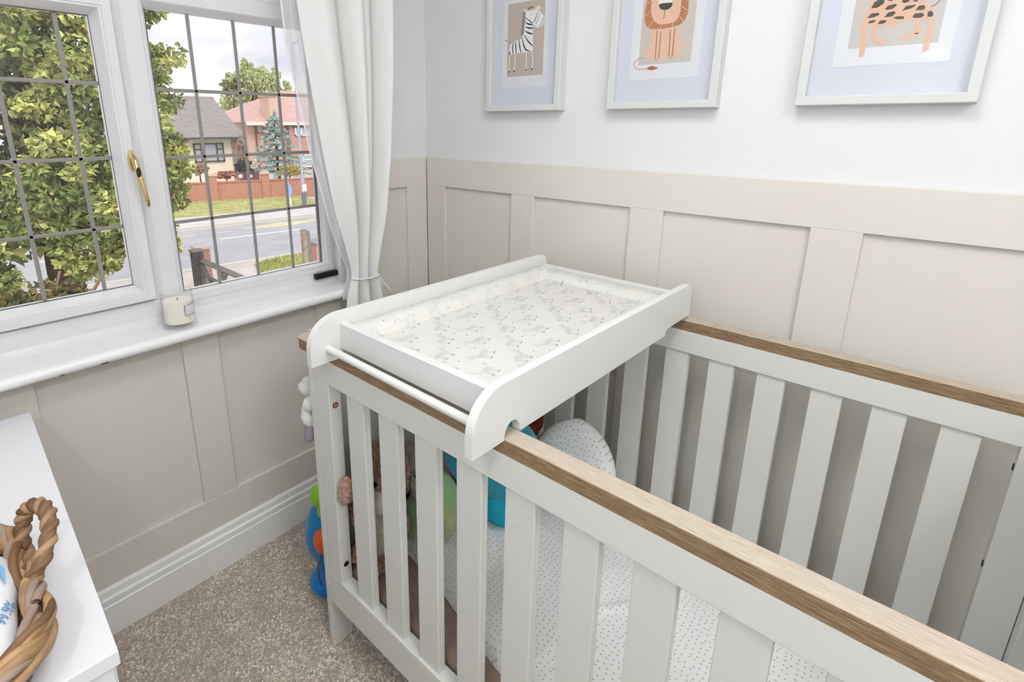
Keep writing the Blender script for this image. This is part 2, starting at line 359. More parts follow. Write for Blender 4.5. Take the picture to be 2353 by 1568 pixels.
ZS1, ZS0 = .268, .168
cot = thing('cot', (-.504, -1.168, 0), 'white slatted wooden cot with oak-topped rails along the picture wall', 'cot')
# end boards with their legs and oak caps
for ya, yb, s in ((-.520, Y0, 1), (Y1, -1.816, -1)):
    part('end_panel', MB().box(-.815, -.165, ya+.002, yb-.002, .16, ZRT), M_COT, cot, bevel=.002)
    for xa, xb in ((XF, -.814), (-.166, -.095)): part('leg', MB().box(xa, xb, ya, yb, 0.002, ZRT), M_COT, cot, bevel=.002)
    yc0, yc1 = (-.532, -.459) if s > 0 else (-1.875, -1.804)
    R = .024; pts = []
    for cx, cy, a0 in ((-.093-R, yc1-R, 0), (XF-.006+R, yc1-R, 90), (XF-.006+R if s < 0 else XF-.006+.003, yc0+(R if s < 0 else .003), 180), (-.093-.003 if s > 0 else -.093-R, yc0+(.003 if s > 0 else R), 270)):
        rr_ = R if ((cy > -1 and cy == yc1-R) or (s < 0)) else .003
        pts += [(cx+rr_*math.cos(math.radians(a0+t)), cy+rr_*math.sin(math.radians(a0+t))) for t in range(0, 91, 15)]
    part('end_cap', MB().prism(pts, 'z', ZRT, ZCT-.001), M_OAKSHADE, cot, bevel=.002)
    tp = part('end_cap_lit_top', MB().prism([(p[0]*.9985-.0008, p[1]) for p in pts], 'z', ZCT-.0012, ZCT-.0002), M_OAK, cot)  # thin skin in the lighter oak, so the cap top reads as lit
# side frames
def side(xo, sgn, slats, st_y):
    """xo: visible outer face for the front (sgn=1: material goes +x)"""
    a, b = xo, xo+sgn*.034
    part('top_rail', MB().box(a, b, -1.815, -.521, ZRB, ZRT), M_COT, cot, bevel=.0018)
    part('bottom_rail', MB().box(a, b, -1.815, -.521, ZS0, ZS1), M_COT, cot, bevel=.0018)
    for ya, yb in st_y: part('stile', MB().box(a+sgn*.0004, b, ya, yb, ZS1, ZRB), M_COT, cot, bevel=.0018)
    c0, c1 = a, a+sgn*.0375
    part('cap_rail', MB().box(c0+sgn*.0012, c1, -1.803, -.533, ZRT, ZCT), M_OAK, cot, bevel=.0015)
    part('cap_front_shade', MB().box(c0-sgn*.0004, c0+sgn*.0013, -1.803, -.533, ZRT, ZCT-.0015), M_OAKSHADE, cot)  # strip that colours in the shade on the cap front
    s0, s1 = a+sgn*.007, a+sgn*.027; xm = (s0+s1)/2; w = .0605
    # slat: a board with a groove down each edge
    prof = [(s0, 0), (s0, -w), (xm-sgn*.0015, -w), (xm, -w+.003), (xm+sgn*.0015, -w), (s1, -w), (s1, 0), (xm+sgn*.0015, 0), (xm, -.003), (xm-sgn*.0015, 0)]
    piece_loop('slat', MB().prism(prof, 'z', ZS1-.004, ZRB+.004), M_COT, cot, [(0, y, 0) for y in slats], bevel=.0011)
side(XF, 1, [-(.646+.1146*k) for k in range(10)], ((-.583, -.521), (-1.815, -1.757)))
side(XR, 1, [-(.6185+.1134*k) for k in range(10)], ((-.583, -.521), (-1.815, -1.752)))
# the rear frame shows its inside: nothing else differs. Fixing bolts of the front stile and the near rear stile
M_COPPER = mat('copper_barrel', (196, 124, 96), .4, .5, metal=.3)
def bolt(x, y, z, sy, col): 
    b_ = part('fixing_bolt', MB().lathe([(.0075, 0), (.0075, .0012), (.0058, .0014), (.0052, .0006), (.0, .0006)], (0, 0, 0), 20), M_SCREW if col else M_SCREW, cot, smooth=40)
    b_.rotation_euler = (math.radians(90*sy), 0, 0); b_.location = (x, y, z)
    if col:
        k_ = sub('bolt_head', MB().lathe([(.0056, 0), (.0056, .0016), (.003, .0018), (.0026, .0008), (0, .0008)], (0, 0, 0), 20), M_COPPER, b_, smooth=40)
bolt(-.862, -.583, at(765, 934, 'y', -.583).z, 1, True)
bolt(-.862, -.583, at(794, 1297, 'y', -.583).z, 1, False)
for v in (1089, 1313): bolt(-.112, -1.752, at(2331 if v < 1200 else 2259, v, 'y', -1.752).z, -1, False)
part('mattress_base', MB().box(-.842, -.132, -1.81, -.525, .190, .204), M_COT, cot)
part('base_bearer', MB().box(-.845, -.818, -1.81, -.525, .172, .190), M_COT, cot)
part('base_bearer', MB().box(-.156, -.131, -1.81, -.525, .172, .190), M_COT, cot)
# ------------------------------------------------------------------ mattress and quilt
M_TAUPE = mat('taupe_mattress_cover', (168, 146, 128), .9, .15, bump=(260, .5), var=(26, (150, 128, 111)), sheen=.3)
mt = part('mattress', MB().box(-.838, -.136, -1.806, -.529, .205, .279), M_TAUPE, None, bevel=.02, seg=4, smooth=50)
tag(mt, 'taupe cot mattress lying inside the white cot', 'mattress')
def dots_mat(name='white_cotton_grey_dots', upright=False):
    m = bpy.data.materials.new(name); m.use_nodes = True; t = m.node_tree; p = t.nodes['Principled BSDF']; p.inputs['Roughness'].default_value = .85; p.inputs['Specular IOR Level'].default_value = .15
    tc = t.nodes.new('ShaderNodeTexCoord'); v = t.nodes.new('ShaderNodeTexVoronoi'); v.feature = 'F1'; v.inputs['Scale'].default_value = 78; v.inputs['Randomness'].default_value = .45; v.voronoi_dimensions = '2D'
    r = t.nodes.new('ShaderNodeValToRGB'); r.color_ramp.elements[0].position = .12; r.color_ramp.elements[0].color = (*lin((198, 195, 190)), 1); r.color_ramp.elements[1].position = .17; r.color_ramp.elements[1].color = (*lin((250, 250, 249)), 1)
    src = tc.outputs['Object']
    if upright:
        sx_ = t.nodes.new('ShaderNodeSeparateXYZ'); cx_ = t.nodes.new('ShaderNodeCombineXYZ'); t.links.new(src, sx_.inputs[0]); t.links.new(sx_.outputs['Y'], cx_.inputs['X']); t.links.new(sx_.outputs['Z'], cx_.inputs['Y']); src = cx_.outputs[0]
    t.links.new(src, v.inputs['Vector']); t.links.new(v.outputs['Distance'], r.inputs['Fac']); t.links.new(r.outputs['Color'], p.inputs['Base Color'])
    n = t.nodes.new('ShaderNodeTexNoise'); n.inputs['Scale'].default_value = 400; b = t.nodes.new('ShaderNodeBump'); b.inputs['Strength'].default_value = .15; b.inputs['Distance'].default_value = .001
    t.links.new(tc.outputs['Object'], n.inputs['Vector']); t.links.new(n.outputs['Fac'], b.inputs['Height']); t.links.new(b.outputs['Normal'], p.inputs['Normal'])
    return m
M_DOTS = dots_mat()
def lerp_tab(tab, t):
    if t <= tab[0][0]: return tab[0][1]
    for (a, va), (b, vb) in zip(tab, tab[1:]):
        if t <= b: k = (t-a)/(b-a); return va+(vb-va)*k
    return tab[-1][1]
edge_tab = [(.565, -.655), (.585, -.69), (.62, -.70), (.81, -.73), (1.02, -.785), (1.2, -.80), (1.5, -.815), (1.79, -.825)]
def quilt(top):
    def fn(s, t):
        yy = .565+(1.79-.565)*t; xe = lerp_tab(edge_tab, yy); x = xe+(-.147-xe)*s; y = -yy
        d = min(s*(-.147-xe), (1-s)*(-.147-xe)*1.5, (yy-.565)*1.0, (1.79-yy)*1.0)
        e = min(1, d/.035); h = math.sqrt(max(0, 1-(1-e)**2))
        wv = noise.noise(Vector((x*5, y*4, 2)))*.012+noise.noise(Vector((x*14, y*9, 5)))*.005
        rid = 0
        for (cx, cy, dx, dy, ln) in ((-.55, -.93, .3, .16, .3), (-.5, -1.15, .35, -.12, .35), (-.6, -1.3, .3, .22, .3), (-.35, -.75, .1, .25, .2)):
            L_ = math.hypot(dx, dy); ux, uy = dx/L_, dy/L_; a = (x-cx)*ux+(y-cy)*uy; b = -(x-cx)*uy+(y-cy)*ux+.02*math.sin(a*18)
            rid += math.exp(-(b/.009)**2)*math.exp(-(a/ln)**4)*.008
        hump = .055*math.exp(-((x+.47)/.17)**2-((y+.75)/.13)**2)+.02*math.exp(-((x+.62)/.12)**2-((y+.62)/.06)**2)
        z = .281+(h*(.030+wv*h+hump)+rid*h if top else 0)
        return (x, y, z)
    return fn
q_ = MB().grid(quilt(True), 80, 110)
nq = len(q_.v); q_.grid(lambda s, t: quilt(False)(1-s, t), 80, 110)
tag(part('quilt', q_, M_DOTS, None, smooth=80), 'white quilt with tiny grey dots spread over the cot mattress', 'blanket')
# ------------------------------------------------------------------ changing top resting across the cot rails
M_CHG = mat('white_changer_board', (232, 233, 231), .34, .42)
M_CHGE = M_CHG
PIV = Vector((-.957, -1.104, .936))
chg = thing('changing_unit', PIV, 'white changing tray with rounded side boards resting across the cot rails', 'changing table', rot=(0, math.radians(.55), math.radians(-.75)))
def side_board(y0, y1):
    pl = [(0, 0), (.0, .034)]
    # big rounded shoulder at the front
    for k in range(1, 11):
        a = math.pi/2*k/10; pl.append((.075-.075*math.cos(a), .034+.068*math.sin(a)))
    pl += [(.83, .102)]
    for k in range(1, 7):
        a = math.pi/2*k/6; pl.append((.83+.028*math.sin(a), .074+.028*math.cos(a)))
    pl += [(.858, .012), (.722, .012), (.7165, .011), (.711, .006), (.7085, 0), (.7085, -.004)]
    pl += [(.119, -.004)]
    for k in range(0, 13):
        a = math.pi*k/12; pl.append((.0985+.0205*math.cos(a), .0+.025*math.sin(a)))
    pl += [(.078, -.004)]
    pl[0] = (0, -.004)
    return MB().prism(pl, 'y', y0, y1)
part('side_board', side_board(0, .017), M_CHG, chg, bevel=.0012, smooth=30)
part('side_board', side_board(.461, .478), M_CHG, chg, bevel=.0012, smooth=30)
part('front_board', MB().box(.074, .092, .017, .461, .020, .078), M_CHG, chg, bevel=.0012)
part('rear_board', MB().box(.832, .85, .017, .461, .020, .072), M_CHG, chg, bevel=.0012)
part('tray_base', MB().box(.092, .832, .017, .461, .020, .030), M_CHG, chg)
part('towel_bar', MB().tube([(.044, .012, .027), (.044, .466, .027)], .008, 20), M_CHG, chg, smooth=40)
# changing mat: padded, bolsters along the far and rear edges
M_MAT = mat('cream_wipe_clean_fabric', (226, 225, 219), .6, .3)
MX0, MX1, MY0, MY1 = .094, .830, .019, .459
def bolster(d, w, h):
    if d >= w: return 0
    k = d/w; return h*math.sqrt(max(0, 1-(2*k-1)**2)) if k > .5 else h*(1-.25*(1-2*k)**2)
def mat_h(x, y):
    d1 = MY1-y; d2 = MX1-x; d3 = y-MY0; d4 = x-MX0
    z = .051+.0014*noise.noise(Vector((x*7, y*9, 1)))+.0003*noise.noise(Vector((x*22, y*25, 4)))
    z += max(bolster(d1, .062, .026), bolster(d2, .068, .018))
    z += .006*math.exp(-d3/.03)
    # soft folds near the front corner
    z += .004*math.exp(-((x-.14-.25*(y-.05))/.008)**2)*math.exp(-((y-.07)/.06)**2)
    z += .003*math.exp(-((x-.2-.9*(y-.08))/.012)**2)*math.exp(-((y-.10)/.07)**2)
    e = min(d1, d2, d3, d4); z -= .008*math.exp(-e/.004)
    return z
mb = MB().grid(lambda s, t: (MX0+(MX1-MX0)*s, MY0+(MY1-MY0)*t, mat_h(MX0+(MX1-MX0)*s, MY0+(MY1-MY0)*t)), 150, 110)
nx, ny = 151, 111
rim = [j for j in range(nx)]+[k*nx+nx-1 for k in range(1, ny)]+[(ny-1)*nx+j for j in range(nx-2, -1, -1)]+[k*nx for k in range(ny-2, 0, -1)]
nb = len(mb.v); low = [(mb.v[i][0], mb.v[i][1], .0305) for i in rim]; mb.v += low; m_ = len(rim)
mb.f += [(rim[i], nb+i, nb+(i+1) % m_, rim[(i+1) % m_]) for i in range(m_)]+[tuple(range(nb, nb+m_))[::-1]]
cm = thing('changing_mat', PIV, 'cream changing mat printed with small grey zebras lying in the white tray', 'changing mat', rot=(0, math.radians(.55), math.radians(-.75)))
pad = part('pad', mb, M_MAT, cm, smooth=60)
# zebra print: lines and dots that lie on the fabric
P1, P2, P3 = MB(), MB(), MB()
def on(x, y, dz=.0005): return (x, y, mat_h(x, y)+dz)
def stroke(P, pts, w):
    """thin printed line through 2D points"""
    for (a, b) in zip(pts, pts[1:]):
        d = Vector((b[0]-a[0], b[1]-a[1])); n = Vector((-d.y, d.x)).normalized()*w/2 if d.length > 1e-9 else Vector((w/2, 0))
        if not all(MX0+.004 < q[0] < MX1-.004 and MY0+.004 < q[1] < MY1-.003 for q in (a, b)): continue
        P.add([on(a[0]+n.x, a[1]+n.y), on(a[0]-n.x, a[1]-n.y), on(b[0]-n.x, b[1]-n.y), on(b[0]+n.x, b[1]+n.y)], [(0, 1, 2, 3)])
def dot(P, c, r, e=1.0):
    if not (MX0+.004 < c[0] < MX1-.004 and MY0+.004 < c[1] < MY1-.003): return
    P.add([on(c[0]+r*math.cos(k*math.pi/4), c[1]+r*e*math.sin(k*math.pi/4)) for k in range(8)], [tuple(range(8))])
def zebra(cx, cy, s, ang, flip):
    ca, sa = math.cos(ang), math.sin(ang)
    def T(p): x = p[0]*flip*s; y = p[1]*s; return (cx+x*ca-y*sa, cy+x*sa+y*ca)
    for lx in (-.42, -.28, .12, .26):
        stroke(P1, [T((lx, .0)), T((lx-.02, -.32))], .0007); dot(P2, T((lx-.02, -.36)), .0021, .8)
    for k in range(7):   # body stripes
        x = -.42+.11*k; stroke(P1, [T((x, .26+.02*math.sin(k))), T((x+.015, .14)), T((x+.05, .0))], .0009)
    for k in range(5):   # neck stripes
        stroke(P1, [T((.26+.05*k, .24+.09*k)), T((.34+.055*k, .17+.09*k))], .0009)
    stroke(P1, [T((-.46, .27)), T((.24, .29)), T((.5, .68)), T((.62, .64))], .0005)
    stroke(P1, [T((.62, .64)), T((.78, .5)), T((.7, .44)), T((.52, .5)), T((.36, .14))], .0005)
    stroke(P3, [T((.69, .49)), T((.75, .46))], .0026); dot(P2, T((.52, .74)), .0009); dot(P2, T((-.54, .05)), .0014)
    dot(P2, T((.95, -.15)), .002); stroke(P1, [T((-.46, .25)), T((-.54, .05))], .0005)
k = 0
for j, y in enumerate(np.arange(.05, .46, .058)):
    for x in np.arange(.118+(j % 2)*.048, .83, .096):
        zebra(x+.004*math.sin(k*2.1), y+.004*math.cos(k*1.7), .042, .15*math.sin(k*1.3)-math.pi/2*0+.35, 1 if k % 2 else -1); k += 1
pad_print = part('zebra_print', P1, mat('pale_grey_print', (198, 199, 202), .6), cm)
tag(pad_print, kind='stuff'); tag(sub('hoof_print', P2, mat('dark_grey_print', (150, 150, 152), .6), pad_print), kind='stuff')
tag(sub('muzzle_print', P3, mat('mid_grey_print', (190, 190, 194), .6), pad_print), kind='stuff')
# ------------------------------------------------------------------ soft toys in the cot
def rotm(x=0, y=0, z=0): return (Matrix.Rotation(math.radians(z), 3, 'Z') @ Matrix.Rotation(math.radians(y), 3, 'Y') @ Matrix.Rotation(math.radians(x), 3, 'X'))
M_TEDDY = mat('brown_curly_plush', (188, 136, 110), .95, .1, bump=(150, 1.0, .01), var=(110, (138, 92, 70), .4, .6), sheen=.5)
M_EAR = mat('pinkish_curly_plush', (208, 160, 140), .95, .1, bump=(150, 1.0, .01), var=(110, (172, 122, 102), .4, .6), sheen=.5)
M_CREAM = mat('cream_plush', (206, 198, 178), .95, .1, bump=(240, .7, .003), sheen=.4)
M_BLACK = mat('black_plush_and_shade', (24, 24, 28), .8, .2, bump=(200, .4))
M_GREYP = mat('grey_beige_knit', (176, 165, 154), .95, .1, bump=(140, .9, .004), var=(50, (150, 140, 128)))
M_GREEN = mat('sage_green_plush', (150, 190, 134), .9, .15, bump=(200, .35), sheen=.4)
M_LIME = mat('pale_lime_fleece', (192, 202, 150), .95, .1, bump=(120, 1.0, .006), var=(45, (172, 184, 128)), sheen=.4)
M_TURQ = mat('turquoise_plush', (10, 158, 186), .85, .2, bump=(200, .3), sheen=.4)
M_TURQ2 = mat('turquoise_plush_trim', (40, 172, 198), .9, .15, bump=(160, .6))
M_RUST = mat('rust_brown_plush', (122, 58, 34), .95, .1, bump=(200, .9, .004), var=(40, (92, 40, 24)))
t = thing('teddy_bear', (-.765, -.615, .28), 'brown curly teddy bear slumped behind the first cot slats', 'soft toy')
HC = (-.765, -.638, .578)
part('body', MB().ball((-.77, -.618, .395), (.062, .058, .085), 40, 26, fuzz=.005, fs=60), M_TEDDY, t, smooth=70)
part('tummy_patch', MB().ball((-.80, -.63, .41), (.036, .05, .062), 32, 20, fuzz=.003, fs=80), M_CREAM, t, smooth=70)
part('head', MB().ball(HC, (.062, .066, .082), 48, 30, fuzz=.006, fs=65, seed=3), M_TEDDY, t, smooth=70)
part('muzzle', MB().ball((-.812, -.655, .532), (.034, .044, .038), 32, 20, fuzz=.003, fs=80), M_CREAM, t, smooth=70)
part('nose', MB().ball((-.84, -.655, .556), (.008, .012, .008), 20, 12), M_BLACK, t, smooth=70)
part('eye', MB().ball((-.822, -.668, .585), .007, 16, 10), M_BLACK, t, smooth=70)
part('eye', MB().ball((-.822, -.622, .585), .007, 16, 10), M_BLACK, t, smooth=70)
part('ear', MB().ball((-.858, -.602, .553), (.022, .022, .042), 44, 30, rotm(x=14), fuzz=.006, fs=80, seed=5), M_EAR, t, smooth=70)
part('ear', MB().ball((-.765, -.655, .666), (.018, .028, .028), 36, 24, rotm(x=20), fuzz=.005, fs=80, seed=8), M_TEDDY, t, smooth=70)
part('arm', MB().ball((-.80, -.56, .43), (.026, .024, .06), 32, 20, rotm(x=-25), fuzz=.004, fs=70), M_TEDDY, t, smooth=70)
part('arm', MB().ball((-.765, -.685, .425), (.026, .024, .06), 32, 20, rotm(x=25), fuzz=.004, fs=70), M_TEDDY, t, smooth=70)
part('leg', MB().ball((-.80, -.635, .322), (.052, .033, .033), 36, 24, fuzz=.005, fs=70, seed=2), M_TEDDY, t, smooth=70)
part('leg', MB().ball((-.79, -.572, .315), (.05, .032, .032), 36, 24, fuzz=.005, fs=70, seed=9), M_TEDDY, t, smooth=70)
tag(part('toy_gap_shadow', MB().ball((-.60, -.556, .42), (.11, .025, .10), 40, 26, rotm(x=-8), fuzz=.006, fs=14), M_BLACK, None, smooth=70), 'black soft shape standing for the shadow behind the teddy bear', 'cushion')  # black shape put in for the deep shadow between the toys
t = thing('grey_rabbit', (-.69, -.665, .52), 'grey beige knitted soft toy perched between brown bear and green plush', 'soft toy')
part('body', MB().ball((-.685, -.632, .55), (.03, .03, .04), 32, 20, fuzz=.003, fs=60), M_GREYP, t, smooth=70)
part('head', MB().ball((-.69, -.655, .585), (.034, .036, .038), 32, 20, fuzz=.003, fs=60, seed=4), M_GREYP, t, smooth=70)
for dy, dz, a in ((-.012, -.055, 8), (-.04, -.06, -25)): part('arm', MB().ball((-.715, -.655+dy, .585+dz), (.012, .012, .035), 24, 16, rotm(x=a), fuzz=.002, fs=90), M_GREYP, t, smooth=70)
t = thing('green_plush', (-.66, -.70, .31), 'sage green round plush toy with a fluffy lime tummy seen between the front slats', 'soft toy')
part('body', MB().ball((-.65, -.70, .437), (.066, .076, .104), 44, 30, rotm(x=8), fuzz=.003, fs=24), M_GREEN, t, smooth=70)
part('tummy', MB().ball((-.674, -.735, .432), (.046, .05, .066), 40, 26, rotm(x=8, y=-6), fuzz=.005, fs=70), M_LIME, t, smooth=70)
part('seam_panel', MB().ball((-.68, -.675, .412), (.042, .05, .078), 32, 22, rotm(x=10), fuzz=.002, fs=30), mat('light_sage_plush', (160, 196, 140), .9, .15, bump=(200, .35), sheen=.4), t, smooth=70)
t = thing('turquoise_plush', (-.50, -.765, .36), 'large turquoise plush creature with a rounded arm behind the green toy', 'soft toy')
part('body', MB().ball((-.445, -.78, .50), (.10, .10, .14), 44, 30, rotm(x=6), fuzz=.004, fs=14), M_TURQ, t, smooth=70)
part('arm', MB().ball((-.58, -.722, .565), (.036, .036, .066), 36, 24, rotm(x=-18, y=6), fuzz=.003, fs=20), M_TURQ, t, smooth=70)
part('foot', MB().ball((-.50, -.815, .412), (.06, .062, .045), 36, 22, fuzz=.004, fs=40), M_TURQ2, t, smooth=70)
part('head', MB().ball((-.45, -.75, .66), (.085, .09, .08), 40, 26, fuzz=.004, fs=14), M_TURQ, t, smooth=70)
part('fin', MB().ball((-.575, -.69, .61), (.03, .034, .04), 28, 18), mat('dark_teal_plush', (16, 74, 66), .9), t, smooth=70)
t = thing('rust_plush', (-.30, -.74, .31), 'rust brown shaggy soft toy in the shade under the changing tray', 'soft toy')
part('body', MB().ball((-.285, -.695, .44), (.062, .058, .10), 40, 26, fuzz=.006, fs=50), M_RUST, t, smooth=70)
part('head', MB().ball((-.29, -.725, .55), (.06, .06, .058), 40, 26, fuzz=.006, fs=50, seed=3), M_RUST, t, smooth=70)
part('ear', MB().ball((-.30, -.78, .59), (.02, .02, .028), 24, 16, fuzz=.004, fs=60), M_RUST, t, smooth=70)
# dotted cushion leaning against the rear slats, one corner up
def cush(s, t, side):
    a, b = 2*s-1, 2*t-1; e = max(0, (1-a**4)*(1-b**4)); th = .038*e**.5*side
    w = .16*(1-.10*(1-abs(a))*abs(b)**2)
    return Vector((th, a*.122*math.sqrt(1-.42*b*b), b*.122*math.sqrt(1-.42*a*a)))
Rc = rotm(x=42, y=30, z=8); mbq = MB(); cc = Vector((-.275, -.892, .466))
for sd in (1, -1):
    mbq.grid(lambda s, t: tuple(cc+Rc @ cush(s if sd > 0 else 1-s, t, sd)), 30, 30)
tag(part('dotted_cushion', mbq, dots_mat('white_cotton_grey_dots_upright', True), None, smooth=80), 'white dotted cushion standing on its corner against the rear slats', 'cushion')
# ------------------------------------------------------------------ toys beyond the cot end
M_FLUFF = mat('white_fluffy_plush', (240, 238, 234), .95, .1, bump=(160, .9, .005))
M_GREYF = mat('grey_felt', (158, 150, 158), .95, .1, bump=(160, .6))
M_PINK = mat('pale_pink_felt', (226, 206, 198), .95, .1, bump=(160, .6))
t = thing('lamb_toy', (-.82, -.44, .62), 'white fluffy lamb toy with grey ears hanging on the cot end by the window', 'soft toy')
fl_ = MB()
for k in range(16):
    a = k*2.4; fl_.ball((-.838+.022*math.cos(a), -.455+.018*math.sin(a), .735+.045*math.sin(k*1.3)), .021, 16, 10, fuzz=.003, fs=90, seed=k)
part('fleece', fl_, M_FLUFF, t, smooth=70)
part('head', MB().ball((-.838, -.462, .655), (.028, .026, .034), 28, 18, fuzz=.002, fs=80), M_PINK, t, smooth=70)
part('ear', MB().ball((-.868, -.462, .662), (.011, .02, .028), 24, 16, rotm(y=14)), M_GREYF, t, smooth=70)
part('tuft', MB().ball((-.85, -.46, .70), (.017, .015, .014), 20, 12, fuzz=.004, fs=90), M_FLUFF, t, smooth=70)
part('hanging_loop', MB().tube([(-.835, -.4565, .77), (-.84, -.456, .83), (-.84, -.453, .90), (-.84, -.455, .936), (-.84, -.47, .9375)], .0025, 8), M_FLUFF, t, smooth=60)
M_PBLUE = mat('blue_toy_plastic', (22, 132, 196), .3, .5); M_PORANGE = mat('orange_toy_plastic', (236, 100, 40), .3, .5); M_PGREEN = mat('lime_toy_plastic', (140, 210, 30), .3, .5)
t = thing('plastic_toy', (-.75, -.34, 0), 'blue plastic toy with orange disc and lime knob on the carpet by the cot end', 'toy')
part('body', MB().ball((-.755, -.345, .215), (.082, .075, .12), 36, 24), M_PBLUE, t, smooth=70)
part('base', MB().ball((-.765, -.35, .05), (.075, .06, .05), 36, 20), mat('blue_toy_plastic_base', (0, 128, 214), .3, .5), t, smooth=70)
part('base_wheel', MB().lathe([(0, -.012), (.03, -.012), (.034, -.006), (.034, .006), (.03, .012), (0, .012)], (-.73, -.33, .036), 28), M_PORANGE, t, smooth=40).rotation_euler = (0, 0, 0)
part('disc', MB().ball((-.812, -.385, .235), (.026, .03, .042), 28, 18), M_PORANGE, t, smooth=70)
part('knob', MB().ball((-.79, -.36, .368), (.034, .034, .036), 28, 18), M_PGREEN, t, smooth=70)
part('neck', MB().tube([(-.785, -.36, .30), (-.79, -.36, .345)], [.022, .016], 20), M_PGREEN, t, smooth=50)
part('cord', MB().tube([(-.825, -.388, .19), (-.835, -.385, .15), (-.832, -.38, .11), (-.822, -.375, .07)], .0022, 8), mat('mauve_cord', (110, 84, 110), .7), t, smooth=60)
# ------------------------------------------------------------------ framed animal prints
M_FRAME = mat('white_picture_frame', (220, 221, 219), .4, .4)
M_PGLASS = glass_mat('picture_glass', ior=1.33)
M_MOUNT = mat('cool_white_mount', (214, 218, 229), .8, .2)
M_PAPER = mat('white_print_paper', (226, 229, 233), .8, .2)
def ring_x(y0, y1, z0, z1, prof):
    mb = MB(); vs, fs = [], []; n = len(prof)
    for (d, x) in prof: vs += [(x, y0+d, z0+d), (x, y1-d, z0+d), (x, y1-d, z1-d), (x, y0+d, z1-d)]
    for i in range(n):
        j = (i+1) % n
        for k in range(4): fs.append((i*4+k, i*4+(k+1)%4, j*4+(k+1)%4, j*4+k))
    return mb.add(vs, fs)
def flat(x, pts): return MB().add([(x, p[0], p[1]) for p in pts], [tuple(range(len(pts)))])
def strokes(x, lines, w):
    mb = MB()
    for ln in lines:
        n = len(ln); L, R_ = [], []
        for i in range(n):
            a, b = ln[max(i-1, 0)], ln[min(i+1, n-1)]; d = Vector((b[0]-a[0], b[1]-a[1])); nn = Vector((-d.y, d.x)).normalized()
            ww_ = w*(ln[i][2] if len(ln[i]) > 2 else 1)/2
            L.append((x, ln[i][0]+nn.x*ww_, ln[i][1]+nn.y*ww_)); R_.append((x, ln[i][0]-nn.x*ww_, ln[i][1]-nn.y*ww_))
        mb.add(L+R_, [(i, i+1, n+i+1, n+i) for i in range(n-1)])
    return mb
XA = -.0028
def picture(name, label, yl, yr, paper, panel, zp, zq, pan_col):
    z0, z1 = 1.474, 1.876
    t = thing(name, (PW, (yl+yr)/2, z0), label, 'picture', 'framed animal prints above the panelling')
    part('frame', ring_x(yr, yl, z0, z1, [(0, PW-.0005), (0, -.0185), (.002, -.0205), (.018, -.0205), (.0195, -.019), (.0195, .0), (.008, PW-.0005)]), M_FRAME, t, smooth=30)
    part('mount', MB().box(-.001, .004, yr+.018, yl-.018, z0+.018, z1-.018), M_MOUNT, t)
    pp = part('print_paper', MB().box(-.0016, -.001, paper[1], paper[0], zp, z1-.055), M_PAPER, t)
    pn = sub('printed_panel', flat(-.0019, [(panel[0], zq), (panel[1], zq), (panel[1], z1-.068), (panel[0], z1-.068)]), mat('print_'+name, pan_col, .8, .2), pp)
    part('glass', MB().box(-.0125, -.0105, yr+.0197, yl-.0197, z0+.0197, z1-.0197), M_PGLASS, t)
    return t, pp
def P(ox, k):
    def f(x, y, w=None):
        q = at(ox+x*k, y*k, 'x', XA); return (q.y, q.z) if w is None else (q.y, q.z, w)
    return f
# zebra
t, pp = picture('zebra_picture', 'white framed zebra print nearest the window corner', -.325, -.624, (-.383, -.563), (-.403, -.547), 1.549, 1.585, (196, 182, 170))
z = P(1130, .17225)
M_ZW = mat('print_white', (236, 238, 240), .8, .2); M_ZB = mat('print_charcoal', (52, 54, 54), .8, .2); M_ZC = mat('print_cream', (232, 226, 218), .8, .2)
part('zebra_body', flat(-.0022, [z(*p) for p in ((245, 735), (225, 690), (245, 600), (290, 555), (395, 515), (430, 440), (440, 330), (455, 235), (440, 190), (470, 150), (590, 125), (640, 150), (700, 215), (690, 260), (650, 320), (625, 365), (590, 370), (550, 320), (550, 440), (548, 560), (548, 690), (440, 700), (320, 712))]), M_ZW, t)
for L in (((238, 730), (232, 850), (229, 945)), ((315, 705), (308, 830), (298, 940)), ((457, 700), (460, 820), (455, 925)), ((530, 680), (548, 800), (536, 910))): part('zebra_leg', strokes(-.0022, [[z(*p) for p in L]], .0042), M_ZC, t)
part('zebra_stripes', strokes(-.0025, [[z(*p) for p in L] for L in (((242, 680, .4), (235, 705, 1.4), (245, 735, .5)), ((290, 560, .6), (275, 635, 1.2), (284, 715, 1)), ((315, 550, .6), (318, 630, 1.2), (325, 708, 1)), ((362, 525, .6), (370, 610, 1.2), (386, 698, 1)),
    ((405, 505, .6), (425, 610, 1.3), (455, 665, 1.3), (508, 685, .6)), ((432, 468, .5), (490, 560, 1.3), (545, 612, .8)), ((442, 412, .5), (490, 440, 1.4), (548, 455, 1)), ((448, 355, .5), (490, 375, 1.4), (548, 375, 1)), ((450, 300, .5), (490, 322, 1.4), (545, 330, 1)),
    ((452, 238, .5), (500, 275, .8), (545, 310, .8)), ((560, 300, .8), (590, 230, .7), (615, 155, .4)), ((585, 322, .5), (620, 250, .5), (648, 165, .3)))], .0034), M_ZB, t)
part('zebra_mane', strokes(-.0026, [[z(452-8*k/3, 165+24*k), z(418-8*k/3, 172+24*k)] for k in range(13)]+[[z(485+16*k, 130-8*k), z(500+14*k, 95-3*k)] for k in range(5)], .0022), mat('print_brown_black', (84, 74, 66), .8), t)
for p in ((231, 960), (298, 952), (455, 935), (534, 924)): part('zebra_hoof', flat(-.0026, [z(p[0]+11*math.cos(a), p[1]+10*math.sin(a)) for a in [k*math.pi/5 for k in range(10)]]), M_ZB, t)
